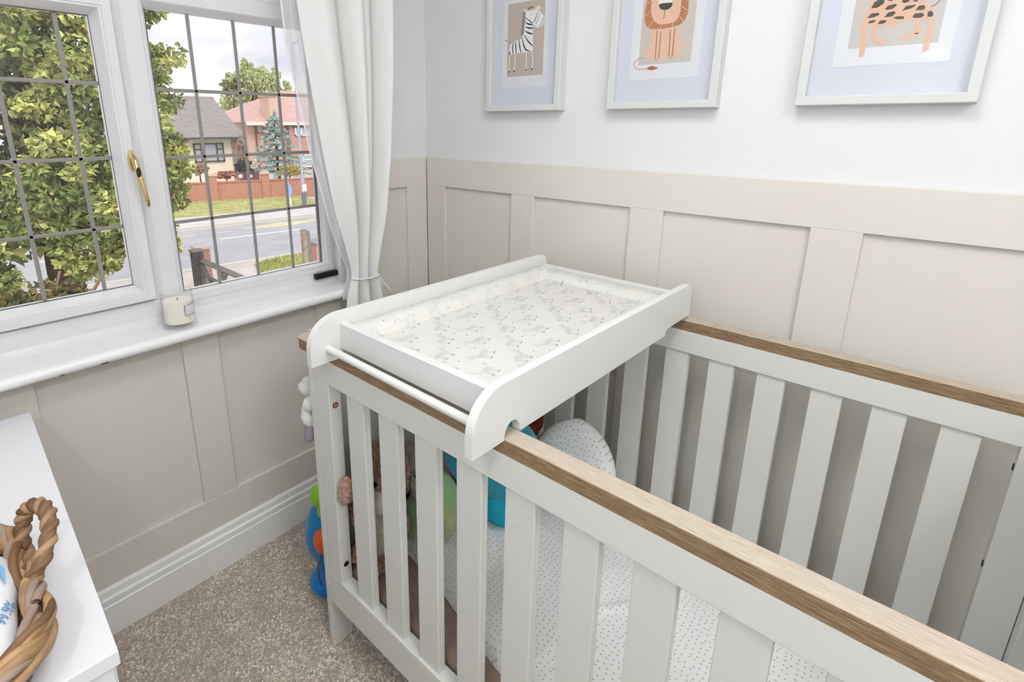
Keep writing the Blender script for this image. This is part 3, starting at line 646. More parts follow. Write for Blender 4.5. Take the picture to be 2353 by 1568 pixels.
for q in (((430, 175), (428, 110), (455, 125), (478, 155)), ((575, 120), (610, 70), (650, 85), (640, 135))): part('zebra_ear', flat(-.0024, [z(*p) for p in q]), M_ZC, t)
part('zebra_muzzle', flat(-.0024, [z(*p) for p in ((650, 315), (665, 250), (690, 200), (712, 215), (705, 290), (680, 360), (655, 370))]), mat('print_greige', (214, 210, 202), .8), t)
part('zebra_tail', strokes(-.0024, [[z(250, 580), z(222, 572), z(200, 545)], [z(178, 538, 2.5), z(200, 540, 3)]], .0011), mat('print_taupe', (120, 106, 96), .8), t)
for e in ((524, 190), (572, 172)): part('zebra_eye', flat(-.0026, [z(e[0]+8*math.cos(a), e[1]+8*math.sin(a)) for a in [k*math.pi/4 for k in range(8)]]), mat('print_pale_grey', (208, 206, 208), .8), t)
# lion
t, pp = picture('lion_picture', 'white framed lion print in the middle of the three pictures', -.786, -1.09, (-.843, -1.032), (-.867, -1.01), 1.552, 1.591, (206, 199, 190))
z = P(1390, .1658)
M_PEACH = mat('print_peach', (232, 192, 168), .8, .2); M_TAN = mat('print_tan', (198, 140, 98), .8, .2); M_TAN2 = mat('print_dark_tan', (166, 108, 74), .8, .2); M_CLINE = mat('print_brown_line', (136, 96, 78), .8)
cx, cy = 845, -10
outer = [(1175, -330), (1160, 60), (1150, 180), (1105, 280), (1040, 340), (960, 365), (800, 400), (640, 405), (580, 375), (550, 290), (555, 170), (575, 60), (610, -150), (640, -330)]
inner = [(1080, -310), (1055, 60), (1045, 170), (1010, 260), (950, 310), (850, 335), (740, 335), (680, 290), (645, 220), (640, 100), (655, 0), (690, -310)]
part('lion_body', flat(-.0022, [z(*p) for p in ((650, 390), (635, 560), (615, 720), (540, 665), (525, 700), (555, 780), (540, 810), (690, 822), (880, 795), (1020, 780), (1040, 730), (1105, 600), (1085, 580), (1040, 640), (1030, 380))]), M_PEACH, t)
part('lion_mane', flat(-.0024, [z(*p) for p in outer]), M_TAN, t)
def walk(poly, n):
    seg = [(Vector(a), Vector(b)) for a, b in zip(poly, poly[1:])]; L = sum((b-a).length for a, b in seg); out = []
    for i in range(n):
        s = L*(i+.5)/n
        for a, b in seg:
            l_ = (b-a).length
            if s <= l_: out.append(a+(b-a)*(s/l_)); break
            s -= l_
    return out
MS = part('mane_streaks', strokes(-.0026, [[z(a.x, a.y), z(b.x, b.y)] for a, b in zip(walk(outer, 44), walk(inner, 44))], .0016), M_TAN2, t)
MH = part('mane_highlights', strokes(-.00265, [[z(a.x, a.y), z(b.x, b.y)] for a, b in list(zip(walk(outer, 22), walk(inner, 22)))[1::2]], .0011), mat('print_light_peach', (240, 206, 180), .8), t)
tag(MS, kind='stuff'); tag(MH, kind='stuff')
part('lion_face', flat(-.0028, [z(*p) for p in inner]), M_PEACH, t)
part('lion_snout', flat(-.003, [z(*p) for p in ((745, 60), (755, -60), (800, -120), (900, -130), (935, -70), (942, 40))]), mat('print_mint_cream', (232, 236, 222), .8), t)
part('lion_nose', flat(-.0031, [z(*p) for p in ((745, 62), (800, 44), (942, 36), (925, 90), (880, 128), (815, 142), (765, 120))]), mat('print_olive_black', (70, 70, 60), .8), t)
part('lion_lines', strokes(-.0031, [[z(830, 140), z(818, 260)], [z(724, 425), z(698, 812)], [z(778, 445), z(744, 806)], [z(908, 418), z(885, 786)], [z(970, 392), z(932, 784)]], .0016), M_CLINE, t)
for e in ((700, 835), (728, 830), (893, 812), (914, 806)): part('lion_claw', strokes(-.0031, [[z(e[0]-8, e[1]), z(e[0]+8, e[1]-8)]], .0014), mat('print_rose', (206, 150, 140), .8), t)
for e in ((712, 190), (735, 205), (750, 175), (722, 228), (755, 228), (905, 150), (930, 160), (912, 180), (938, 192), (962, 135)): part('whisker_dot', flat(-.0031, [z(e[0]+5*math.cos(a), e[1]+5*math.sin(a)) for a in [k*math.pi/3 for k in range(6)]]), mat('print_dark_peach', (204, 160, 138), .8), t)
for e in ((775, -190), (940, -205)): part('lion_eye', flat(-.0031, [z(e[0]+14*math.cos(a), e[1]+14*math.sin(a)) for a in [k*math.pi/5 for k in range(10)]]), MATS['print_olive_black'], t)
part('lion_tail', strokes(-.0026, [[z(*p) for p in ((540, 800), (480, 812), (425, 840), (398, 880), (405, 925), (440, 955), (500, 960), (590, 950))]], .0022), mat('print_tail_taupe', (206, 178, 164), .8), t)
part('tail_tuft', flat(-.0028, [z(*p) for p in ((575, 952), (620, 922), (655, 914), (700, 930), (745, 938), (700, 960), (655, 972), (610, 966))]), mat('print_terracotta', (178, 104, 76), .8), t)
# spotted cat
t, pp = picture('leopard_picture', 'white framed spotted cat print furthest from the window', -1.265, -1.575, (-1.324, -1.519), (-1.347, -1.496), 1.555, 1.592, (204, 198, 192))
z = P(1720, .269)
M_CAT = mat('print_apricot', (226, 186, 160), .8, .2); M_SPOT = mat('print_spot_charcoal', (80, 80, 74), .8, .2)
part('cat_body', flat(-.0022, [z(*p) for p in ((985, 225), (985, 170), (1010, 110), (1035, 20), (1070, -140), (1150, -200), (1300, -120), (1450, -40), (1510, 20), (1560, 60), (1585, 110), (1580, 165), (1480, 170), (1360, 175), (1240, 210), (1100, 225))]), M_CAT, t)
part('cat_head', flat(-.0023, [z(*p) for p in ((1040, -120), (1030, -220), (1060, -300), (1075, -270), (1150, -275), (1180, -300), (1200, -220), (1180, -140), (1110, -100))]), M_CAT, t)
for L, w in ((((985, 215, 1), (985, 300, .9), (975, 400, .95), (962, 484, 1.0)), .0095), (((1095, 215, 1.1), (1068, 290, .9), (1070, 335, 1), (1110, 350, 1), (1165, 370, 1.1)), .0085), (((1452, 165, 1), (1442, 290, .9), (1430, 300, 1), (1295, 320, 1)), .0085), (((1568, 160, 1), (1545, 260, .9), (1525, 350, 1), (1512, 440, 1.1)), .0085)):
    part('cat_leg', strokes(-.0024, [[z(*p) for p in L]], w), M_CAT, t)
part('cat_tail', strokes(-.0024, [[z(*p) for p in ((1560, 55), (1600, 40), (1630, 5), (1640, -40))]], .0013), M_SPOT, t)
for pts in (((1048, 70), (1075, 20), (1130, -15), (1165, -10), (1155, 30), (1100, 65)), ((1165, 78), (1190, 48), (1260, 32), (1268, 45), (1230, 75), (1180, 85)), ((1312, 92), (1345, 52), (1425, 38), (1428, 48), (1380, 75)), ((1425, 88), (1455, 50), (1500, 42), (1512, 65), (1495, 85)),
    ((1013, 155), (1050, 115), (1110, 108), (1120, 125), (1070, 148)), ((1158, 148), (1195, 105), (1245, 95), (1258, 110), (1225, 140)), ((1235, 152), (1270, 138), (1330, 140), (1325, 162), (1270, 164)), ((1398, 140), (1425, 115), (1490, 110), (1502, 130), (1470, 152), (1415, 154)),
    ((1528, 140), (1530, 105), (1550, 90), (1575, 100), (1578, 130), (1555, 145)), ((1017, 200), (1035, 180), (1075, 170), (1084, 180), (1060, 195)), ((1102, 205), (1125, 175), (1165, 170), (1182, 183), (1150, 202)), ((1190, 5), (1215, -15), (1250, -18), (1230, 8)), ((1310, 20), (1320, -10), (1380, -18), (1375, 10), (1340, 26)), ((1398, 12), (1420, 0), (1452, 2), (1440, 14))):
    part('cat_spot', flat(-.0026, [z(*p) for p in pts]), M_SPOT, t)
# ------------------------------------------------------------------ curtain at the right of the window, tied back
M_CURT = mat('pale_grey_curtain', (238, 239, 237), .9, .15, bump=(900, .15))
def voile_mat():
    m = bpy.data.materials.new('sheer_white_voile'); m.use_nodes = True; t = m.node_tree; t.nodes.clear(); o = t.nodes.new('ShaderNodeOutputMaterial')
    a = t.nodes.new('ShaderNodeBsdfTransparent'); d = t.nodes.new('ShaderNodeBsdfDiffuse'); tl = t.nodes.new('ShaderNodeBsdfTranslucent'); m1 = t.nodes.new('ShaderNodeMixShader'); m2 = t.nodes.new('ShaderNodeMixShader')
    d.inputs['Color'].default_value = (.9, .9, .91, 1); tl.inputs['Color'].default_value = (.9, .9, .92, 1)
    t.links.new(d.outputs[0], m1.inputs[1]); t.links.new(tl.outputs[0], m1.inputs[2]); m1.inputs[0].default_value = .5
    m2.inputs[0].default_value = .66; t.links.new(a.outputs[0], m2.inputs[1]); t.links.new(m1.outputs[0], m2.inputs[2]); t.links.new(m2.outputs[0], o.inputs['Surface']); return m
YC = -.11
keys = dict(
 V=[(654, 0), (661, 64), (670, 128), (688, 207), (702, 264), (718, 344), (745, 440), (768, 529), (792, 590), (812, 634), (800, 664), (796, 690)],
 L=[(686, 0), (702, 103), (728, 252), (748, 360), (769, 467), (799, 579), (813, 634), (803, 664), (799, 690)],
 A=[(735, 0), (755, 150), (780, 300), (796, 420), (812, 540), (819, 636), (815, 664), (812, 695)],
 C1=[(786, 0), (796, 92), (811, 241), (820, 362), (825, 469), (825.5, 560), (825.5, 637), (827, 670), (829, 700)],
 B=[(815, 0), (824, 160), (834, 360), (838, 500), (838, 638), (841, 670), (843, 695)],
 F=[(840, 0), (847.7, 160), (851, 360), (849, 470), (846, 570), (845, 636), (848, 665), (851, 692)],
 C2=[(866, 0), (870, 160), (869.5, 355), (859, 504), (851.5, 569), (850, 630), (854, 662), (860, 690)],
 D=[(888, 0), (890, 160), (885, 350), (875, 490), (864, 585), (859, 630), (868, 660), (872, 688)],
 R=[(906, 0), (904, 184), (897.5, 367), (889, 492), (874, 591), (867.7, 628), (874, 655), (881, 684)])
KC = {}
for kname, pl in keys.items():
    q = [at(u, v, 'y', YC) for u, v in pl]; tab = sorted((p.z, p.x) for p in q)
    z0_, x0_ = tab[-1]; z1_, x1_ = tab[-2]; sl = (x0_-x1_)/(z0_-z1_)
    tab.append((z0_+.18, x0_+sl*.16)); tab.append((2.24, x0_+sl*.16)); tab.insert(0, (.62, tab[0][1]+(tab[0][1]-tab[1][1])*.6)); KC[kname] = tab
def sm(tab, z):   # smoothed table look-up
    return (lerp_tab(tab, z-.03)+2*lerp_tab(tab, z)+lerp_tab(tab, z+.03))/4
cur = thing('curtain', (-.39, YC, .62), 'pale grey curtain gathered by a white tie beside the window', 'curtain')
order = [('L', -.098), ('A', -.136), ('C1', -.062), ('B', -.138), ('F', -.108), ('C2', -.062), ('D', -.140), ('R', -.098)]
TIEZ = at(838, 636, 'y', YC).z
def squash(z): return .45+.55*min(1, abs(z-TIEZ)/.22)
def curtain_pt(s, t):
    z = .62+(2.24-.62)*t; n = len(order)-1; k = min(int(s*n), n-1); f = s*n-k
    xa, xb = sm(KC[order[k][0]], z), sm(KC[order[k+1][0]], z); ya, yb = order[k][1], order[k+1][1]
    g = f*f*(3-2*f)
    if order[k][0] in ('C1', 'C2'): g = math.sin(f*math.pi/2)**.8
    elif order[k+1][0] in ('C1', 'C2'): g = 1-math.cos(f*math.pi/2)**.8 if f < 1 else 1
    pin = .0 if order[k][0] in ('C1', 'C2') or order[k+1][0] in ('C1', 'C2') else 0
    y = -.112+((ya+(yb-ya)*g)+.112)*squash(z)
    return (xa+(xb-xa)*f, y, z)
cu = part('curtain_panel', MB().grid(curtain_pt, 84, 90), M_CURT, cur, smooth=80)
so = cu.modifiers.new('thickness', 'SOLIDIFY'); so.thickness = .0025; so.offset = 0
def voile_pt(s, t):
    z = .84+(2.24-.84)*t; xa, xb = sm(KC['V'], z), sm(KC['L'], z); x = xa+(xb+.012-xa)*s
    return (x, -.086-.008*math.sin(s*9+z*2), z)
part('sheer_lining', MB().grid(voile_pt, 20, 70), voile_mat(), cur, smooth=80)
def hem_pt(s, t):
    z = .84+(2.24-.84)*t; xa, xb = sm(KC['V'], z), sm(KC['L'], z); return (xa+min(.004, (xb-xa)*.3)*s, -.0875, z)
part('lining_hem', MB().grid(hem_pt, 2, 60), mat('white_hem', (244, 244, 246), .9, .1), cur)
tl_, tr_ = at(811, 636, 'y', YC).x, at(868, 631, 'y', YC).x; tm = (tl_+tr_)/2; tw = (tr_-tl_)/2
ring_ = [(tm+tw*1.04*math.cos(a), -.112+.0265*math.sin(a), TIEZ+.003*math.cos(a)*-1) for a in [2*math.pi*k/32 for k in range(32)]]
M_TIE = mat('white_cotton_tie', (240, 240, 240), .9, .1)
tie = part('tieback', MB().tube(ring_, .0032, 8, closed=True), M_TIE, cur, smooth=60)
e1 = at(896, 668, 'y', -.115); e0 = at(868, 630, 'y', -.115); m1_ = at(878, 645, 'y', -.118)
sub('tie_tail', MB().tube([e0, m1_, e1], [.0028, .0045, .005], 8), M_TIE, tie, smooth=60)
sub('tie_tail', MB().tube([e0, at(874, 648, 'y', -.12), at(877, 656, 'y', -.12)], [.0028, .0042, .0042], 8), M_TIE, tie, smooth=60)
po = thing('curtain_pole', (-.95, -.115, 2.26), 'white curtain pole across the top of the window', 'curtain pole')
part('pole', MB().tube([(-1.82, -.115, 2.258), (-.10, -.115, 2.258)], .012, 16), M_SKIRT, po, smooth=40)
for x in (-1.78, -.14): part('bracket', MB().box(x-.008, x+.008, -.12, .0095, 2.24, 2.252), M_SKIRT, po, bevel=.001)
for x in (-1.82, -.10): part('finial', MB().ball((x, -.115, 2.258), .022, 20, 14), M_SKIRT, po, smooth=60)
# ------------------------------------------------------------------ candle jar on the sill
cj = thing('candle_jar', (-.992, .0, .868), 'cream candle in a glass jar with a small white label on the sill', 'candle')
CB = (-.9905, -.006, .8683)
def jar_(l): return [(a*1.22, b*1.2) for a, b in l]
M_JAR = glass_mat('jar_glass', tint=(255, 255, 255), ior=1.3, dirt=.04)
part('jar', MB().lathe(jar_([(.0, 0), (.0355, 0), (.0372, .003), (.0372, .008), (.034, .0125), (.0338, .016), (.0338, .078), (.0325, .081), (.0345, .084), (.0345, .088), (.031, .088), (.031, .082), (.0318, .078), (.0318, .014), (0, .012)]), CB, 40), M_JAR, cj, smooth=40)
part('wax', MB().lathe(jar_([(0, .0135), (.0312, .0135), (.0314, .066), (.029, .0655), (.0, .0645)]), CB, 40), mat('cream_wax', (253, 249, 234), .5, .4), cj, smooth=40)
part('wick', MB().tube([(CB[0], CB[1], CB[2]+.077), (CB[0]+.001, CB[1], CB[2]+.086)], .0009, 6), M_SCREW, cj)
def arc_patch(a0, a1, z0, z1, r): return MB().grid(lambda s, t: (CB[0]+r*math.cos(a0+(a1-a0)*s), CB[1]+r*math.sin(a0+(a1-a0)*s), CB[2]+z0+(z1-z0)*t), 12, 2)
a_ = math.radians(-80)
part('label', arc_patch(a_-.12, a_+.85, .040, .070, .0418), mat('grey_label', (160, 160, 164), .6), cj)
part('label_face', arc_patch(a_-.07, a_+.80, .0418, .0682, .0421), mat('white_label', (226, 226, 232), .6), cj)
# ------------------------------------------------------------------ chest of drawers, lower left
M_CHEST = mat('white_chest_foil', (240, 240, 243), .35, .4)
ch = thing('chest_of_drawers', (-1.3625, -.078, 0), 'white chest of drawers by the window with a wicker basket on top', 'chest of drawers', rot=(0, 0, math.radians(-2.47)))
part('top', MB().box(-.48, 0, -.812, 0, .757, .78), M_CHEST, ch, bevel=.0015)
part('side_panel', MB().box(-.475, -.008, -.806, -.788, 0.002, .757), M_CHEST, ch, bevel=.001)
part('side_panel', MB().box(-.475, -.008, -.024, -.006, 0.002, .757), M_CHEST, ch, bevel=.001)
part('back_panel', MB().box(-.475, -.465, -.788, -.024, .03, .757), M_CHEST, ch)
part('plinth', MB().box(-.46, -.03, -.788, -.024, 0.002, .05), M_CHEST, ch)
for k in range(3):
    d = part('drawer', MB().box(-.45, -.004, -.786, -.026, .055+.234*k, .284+.234*k), M_CHEST, ch, bevel=.0015)
# ------------------------------------------------------------------ wicker basket
WM = [mat('wicker_tan', (184, 150, 114), .5, .35, bump=(40, .4), var=(26, (152, 116, 82)), stretch=(1, 1, 3)), mat('wicker_mauve', (170, 148, 134), .5, .35, bump=(40, .4), var=(22, (148, 124, 108))), mat('wicker_brown', (136, 104, 76), .5, .35, bump=(40, .4), var=(22, (112, 78, 50))), mat('wicker_gold', (196, 160, 114), .45, .35, bump=(40, .4), var=(20, (162, 122, 82)))]
BC = Vector((-1.570, -.752, .781)); BA, BB, BR = .110, .160, .09
bk = thing('wicker_basket', BC, 'brown wicker basket with twisted handle on the white chest of drawers', 'basket')
def loop_pt(t, off):   # rounded rectangle, t in 0..1
    a, b, r = BA-BR, BB-BR, BR; per = 4*(a+b)+2*math.pi*r; s = (t % 1)*per
    segs = [('l', (a+r, -b), (a+r, b)), ('c', (a, b), 0), ('l', (a, b+r), (-a, b+r)), ('c', (-a, b), 90), ('l', (-a-r, b), (-a-r, -b)), ('c', (-a, -b), 180), ('l', (-a, -b-r), (a, -b-r)), ('c', (a, -b), 270)]
    for sg in segs:
        if sg[0] == 'l':
            p, q = Vector(sg[1]), Vector(sg[2]); l_ = (q-p).length
            if s <= l_:
                d = (q-p).normalized() if l_ > 1e-9 else Vector((0, 1)); n = Vector((d.y, -d.x)); return p+d*s+n*off
            s -= l_
        else:
            l_ = math.pi/2*r
            if s <= l_:
                an = math.radians(sg[2])+s/r; n = Vector((math.cos(an), math.sin(an))); return Vector(sg[1])+n*(r+off)
            s -= l_
    return Vector((a+r+off, -b))
def strand(nw, ph, orad, arad, z, az, r, m, seg=180, taper=False):
    path = []
    for i in range(seg):
        t_ = i/seg; w_ = 2*math.pi*(nw*t_)+ph; p = loop_pt(t_, orad+arad*math.sin(w_)); path.append((BC.x+p.x, BC.y+p.y, BC.z+z+az*math.cos(w_)+.002*math.sin(17*t_*6.28+ph)))
    return part('wicker_strand', MB().tube(path, r, 9, closed=True), m, bk, smooth=60)
part('woven_base', MB().prism([tuple(Vector((BC.x, BC.y))+loop_pt(k/60, -.028)) for k in range(60)], 'z', BC.z, BC.z+.008), WM[2], bk)
for row in range(4):
    for k in range(2): strand(11, math.pi*k+row*math.pi, -.018+.006*row, .007, .014+.0125*row, .0, .0058, WM[(row+k) % 3])
rw = random.Random(4)
for k in range(7): strand(rw.choice((4, 5, 6, 7)), rw.uniform(0, 6.28), .002+rw.uniform(-.003, .003), rw.uniform(.008, .013), .067+rw.uniform(-.004, .004), rw.uniform(.006, .011), rw.uniform(.0052, .0074), WM[(0, 1, 3, 2, 0, 1, 3)[k]])
for k in range(3): strand(rw.choice((3, 4, 5)), rw.uniform(0, 6.28), .006, .008, .052, .007, .0062, WM[(1, 3, 0)[k]])
stk = MB()
for k in range(26):
    p0, p1 = loop_pt((k+.5)/26, -.026), loop_pt((k+.5)/26, .004); 
    part('wicker_stake', MB().tube([(BC.x+p0.x, BC.y+p0.y, BC.z+.004), (BC.x+(p0.x+p1.x)/2, BC.y+(p0.y+p1.y)/2, BC.z+.035), (BC.x+p1.x, BC.y+p1.y, BC.z+.068)], .0048, 8), WM[k % 3], bk, smooth=60)
# twisted loop handle at the side facing the cot
h0, h1 = at(92, 1225, 'z', .865), at(118, 1300, 'z', .86)
hpts = [Vector((-1.454, -.690, .850)), Vector((-1.446, -.672, .875)), Vector((-1.437, -.668, .893)), Vector((-1.424, -.688, .902)), Vector((-1.420, -.718, .896)), Vector((-1.432, -.752, .876)), Vector((-1.456, -.776, .852))]
def spl(P_, n):
    out = []
    for i in range(n+1):
        f = i/n*(len(P_)-1); k = min(int(f), len(P_)-2); u = f-k; p0, p1, p2, p3 = P_[max(k-1, 0)], P_[k], P_[k+1], P_[min(k+2, len(P_)-1)]
        out.append(.5*((2*p1)+(p2-p0)*u+(2*p0-5*p1+4*p2-p3)*u*u+(3*p1-p0-3*p2+p3)*u**3))
    return out
core = spl(hpts, 60)
hd = part('handle', MB().tube(core, .0085, 12), WM[2], bk, smooth=60)
tw_ = []
for i, p in enumerate(core):
    t_ = (core[min(i+1, 60)]-core[max(i-1, 0)]).normalized(); n_ = t_.cross(Vector((1, .2, .3))).normalized(); b_ = t_.cross(n_); a = i*.62; tw_.append(p+(n_*math.cos(a)+b_*math.sin(a))*.0062)
sub('handle_wrap', MB().tube(tw_, .0055, 8), WM[0], hd, smooth=60)
sub('handle_wrap', MB().tube([p+(core[30]-p)*0+Vector((0, 0, 0))-((q-p)*1.0) for p, q in zip(core, tw_)], .0055, 8), WM[2], hd, smooth=60)
part('loose_end', MB().tube([(-1.488, -.862, .838), (-1.481, -.882, .832), (-1.472, -.893, .828)], [.004, .0042, .0035], 8), WM[1], bk, smooth=60)
# pack of wipes in the basket
wp = thing('wipes_pack', (-1.545, -.79, .79), 'white pack of wet wipes with blue print inside the wicker basket', 'wipes')
M_FILM = mat('white_pack_film', (240, 242, 245), .3, .5, bump=(18, .35, .01)); M_BLUE = mat('sky_blue_print', (120, 190, 226), .35, .5); M_BLUET = mat('blue_print_text', (96, 156, 206), .4)
WC = Vector((-1.548, -.785, .845)); Rw = rotm(z=-8, y=14, x=4)
def wsh(p, d):
    f = lambda c, e: math.copysign(abs(c)**e, c)
    return Vector((f(d.x, .55)*.075, f(d.y, .45)*.118, f(d.z, .8)*.03))
pk = part('pack', MB().ball(WC, 1, 56, 36, Rw, fuzz=.003, fs=22, shape=wsh), M_FILM, wp, smooth=60)
def wtop(x, y, dz=.0012):   # a point on the pack's upper face
    d2 = max(0, 1-abs(x/.075)**(1/.55*2))*1.0; e2 = max(0, 1-abs(y/.118)**(1/.45*2)); z_ = .03*min(1, (min(d2, e2))**.4)
    return WC+Rw @ Vector((x, y, z_+.0025+dz))
def decal(name, pts, m):
    mbd = MB().add([tuple(wtop(*p)) for p in pts], [tuple(range(len(pts)))]); sub(name, mbd, m, pk)
decal('blue_swoosh', [(.02, .095), (.045, .085), (.058, .06), (.06, .03), (.054, .045), (.04, .065), (.02, .078)], M_BLUE)
decal('blue_swoosh', [(.0, .06), (.018, .035), (.035, .022), (.055, .016), (.04, .03), (.02, .045)], mat('cyan_print', (60, 168, 206), .35, .5))
decal('barcode_block', [(-.03, -.065), (.012, -.055), (.02, -.07), (-.02, -.092)], M_SCREW)
for k in range(7): decal('barcode_line', [(.012+.006*k, -.075), (.014+.006*k, -.075), (.012+.006*k, -.108), (.010+.006*k, -.108)], mat('pale_bar', (200, 202, 206), .5))
def text(body, size, x, y, rz, m):
    c = bpy.data.curves.new('text', 'FONT'); c.body = body; c.size = size; c.extrude = .0002
    o = bpy.data.objects.new('tmp_text', c); COL.objects.link(o); bpy.context.view_layer.update()
    me = bpy.data.meshes.new_from_object(o.evaluated_get(bpy.context.evaluated_depsgraph_get())); bpy.data.objects.remove(o, do_unlink=True)
    A = Matrix.Rotation(math.radians(rz), 3, 'Z')
    for v in me.vertices:
        q = A @ v.co; v.co = wtop(x+q.x, y+q.y, .0016+v.co.z)
    ob = bpy.data.objects.new('printed_text', me); COL.objects.link(ob); me.materials.append(m); ob.parent = pk
text('99.9%', .017, .060, -.038, 72, M_BLUET)
decal('water_drop', [(.044, -.05), (.05, -.04), (.052, -.03), (.047, -.028), (.043, -.04)], M_BLUET)
# ------------------------------------------------------------------ outside: street seen from the upstairs window
G = -2.6
M_ASPH = mat('grey_asphalt', (168, 167, 172), .9, .2, bump=(30, .3), var=(1.2, (178, 177, 182)))
M_PAVE = mat('pale_pavement', (196, 192, 190), .9, .2, var=(2, (208, 205, 204)))
M_DRIVE = mat('pale_drive_concrete', (188, 180, 172), .9, .2, var=(1.5, (204, 198, 192)))
M_KERB = mat('concrete_kerb', (206, 202, 196), .9, .2)
M_YEL = mat('faded_yellow_line', (226, 212, 150), .8, .2); M_WLINE = mat('white_road_paint', (236, 236, 238), .8, .2)
M_GRASS = mat('dry_lawn', (160, 164, 104), .95, .1, var=(1.8, (186, 180, 130), .4, .6)); M_BLADE = mat('lawn_blades', (158, 172, 100), .9, .1, island=.3, var=(1.2, (202, 196, 126)))
M_BRICK = mat('red_brickwork', (192, 142, 124), .9, .15, var=(9, (180, 128, 110)), bump=(40, .4))
E_ = Vector((math.cos(math.radians(-8)), math.sin(math.radians(-8)))); N_ = Vector((-E_.y, E_.x))
def rp(a, n): return E_*a+N_*n
def strip(a0, a1, n0, n1, z0, z1):
    q = [rp(a0, n0), rp(a1, n0), rp(a1, n1), rp(a0, n1)]; return MB().prism([tuple(p) for p in q], 'z', z0, z1)
gd = part('ground', MB().box(-60, 90, .4, 140, G-.4, G-.06), M_DRIVE); gd['kind'] = 'structure'
dr = part('driveway', strip(-40, 60, 1.5, 14.2, G-.05, G-.005), M_DRIVE); dr['kind'] = 'structure'
rd = part('road', strip(-50, 70, 14.34, 21.06, G-.05, G-.02), M_ASPH); rd['kind'] = 'structure'
part('kerb', strip(-50, 70, 14.2, 14.34, G-.05, G+.03), M_KERB, rd); part('kerb', strip(-50, 70, 21.06, 21.2, G-.05, G+.03), M_KERB, rd)
part('yellow_line', strip(-50, 70, 20.72, 20.84, G-.021, G-.017), M_YEL, rd)
for k in range(-4, 9): part('centre_dash', strip(3.75+5.2*(k-0)-.0, 3.75+5.2*k+3.0, 18.16, 18.27, G-.021, G-.017), M_WLINE, rd)
for k in range(-3, 10): part('edge_dash', strip(2.6+1.3*k*1.05, 2.6+1.3*k*1.05+.62, 19.45, 19.53, G-.021, G-.017), M_YEL, rd)
for a, n, r1, r2 in ((6.6, 19.7, 1.5, .35), (9.6, 20.1, 1.6, .3)):
    c = rp(a, n); part('worn_marking', MB().prism([(c.x+r1*math.cos(t)*(1+.2*math.sin(3*t)), c.y-.14*r1*math.cos(t)+r2*math.sin(t)*(1+.2*math.cos(4*t))) for t in [k*math.pi/12 for k in range(24)]], 'z', G-.021, G-.0175), mat('worn_yellow_paint', (206, 198, 158), .85), rd)
pv = part('pavement', strip(-50, 70, 21.2, 23.7, G-.05, G+.02), M_PAVE); pv['kind'] = 'structure'
def lawn(name, poly, label, n, seed):
    o = part(name, MB().prism(poly, 'z', G-.05, G+.02), M_GRASS); tag(o, label, kind='structure')
    r = random.Random(seed); xs = [p[0] for p in poly]; ys = [p[1] for p in poly]; b = MB()
    def ins(x, y):
        c = False; j = len(poly)-1
        for i in range(len(poly)):
            if (poly[i][1] > y) != (poly[j][1] > y) and x < (poly[j][0]-poly[i][0])*(y-poly[i][1])/(poly[j][1]-poly[i][1])+poly[i][0]: c = not c
            j = i
        return c
    for _ in range(n):
        x, y = r.uniform(min(xs), max(xs)), r.uniform(min(ys), max(ys))
        if not ins(x, y): continue
        a = r.uniform(0, 6.28); w = r.uniform(.012, .03); h = r.uniform(.04, .12); dx, dy = math.cos(a)*w, math.sin(a)*w; tx, ty = r.uniform(-.04, .04), r.uniform(-.04, .04)
        b.add([(x-dx, y-dy, G+.015), (x+dx, y+dy, G+.015), (x+tx, y+ty, G+h)], [(0, 1, 2)])
    g = part('grass_blades', b, M_BLADE, o); g['kind'] = 'stuff'; return o
q = [rp(-20, 23.7), rp(10.6, 23.7), rp(10.8, 28.6), rp(-20, 33)]
lawn('grass_verge', [tuple(p) for p in q], 'dry grass verge before the brick wall across the road', 14000, 3)
g2 = [(5.05, 12.2), (5.35, 13.15), (6.2, 13.35), (7.6, 13.28), (8.6, 12.9), (8.6, 11.0), (6.3, 11.2), (5.4, 11.6)]
lawn('lawn_strip', g2, 'small green lawn strip on our side of the road', 5000, 5)
# garden wall across the road
gw = thing('garden_wall', (12, 27.1, G), 'long low red brick garden wall across the road', 'wall')
wa, wb = Vector((6.0, 29.0)), Vector((15.7, 25.6)); wd = (wb-wa).normalized(); wn = Vector((-wd.y, wd.x))
def along(s0, s1, z0, z1, th=.115):
    q = [wa+wd*s0-wn*th, wa+wd*s1-wn*th, wa+wd*s1+wn*th, wa+wd*s0+wn*th]; return MB().prism([tuple(p) for p in q], 'z', z0, z1)
LW = (wb-wa).length
def s_of(u, v): p = at(u, v, 'z', G); 
def sx(x): return (x-wa.x)/wd.x
pier_s = [sx(3.9), sx(10.25), sx(12.75)]
part('wall_run', along(0, LW, G, G+.93), M_BRICK, gw); part('coping', along(0, LW, G+.93, G+1.0, .15), mat('brick_coping', (176, 112, 96), .9, .15, var=(6, (190, 130, 112))), gw)
for s_ in (pier_s[1], pier_s[2], LW-.2):
    part('pier', along(s_-.2, s_+.2, G, G+1.32, .22), M_BRICK, gw); part('pier_cap', along(s_-.25, s_+.25, G+1.32, G+1.42, .27), mat('pier_cap_stone', (204, 178, 160), .9), gw)
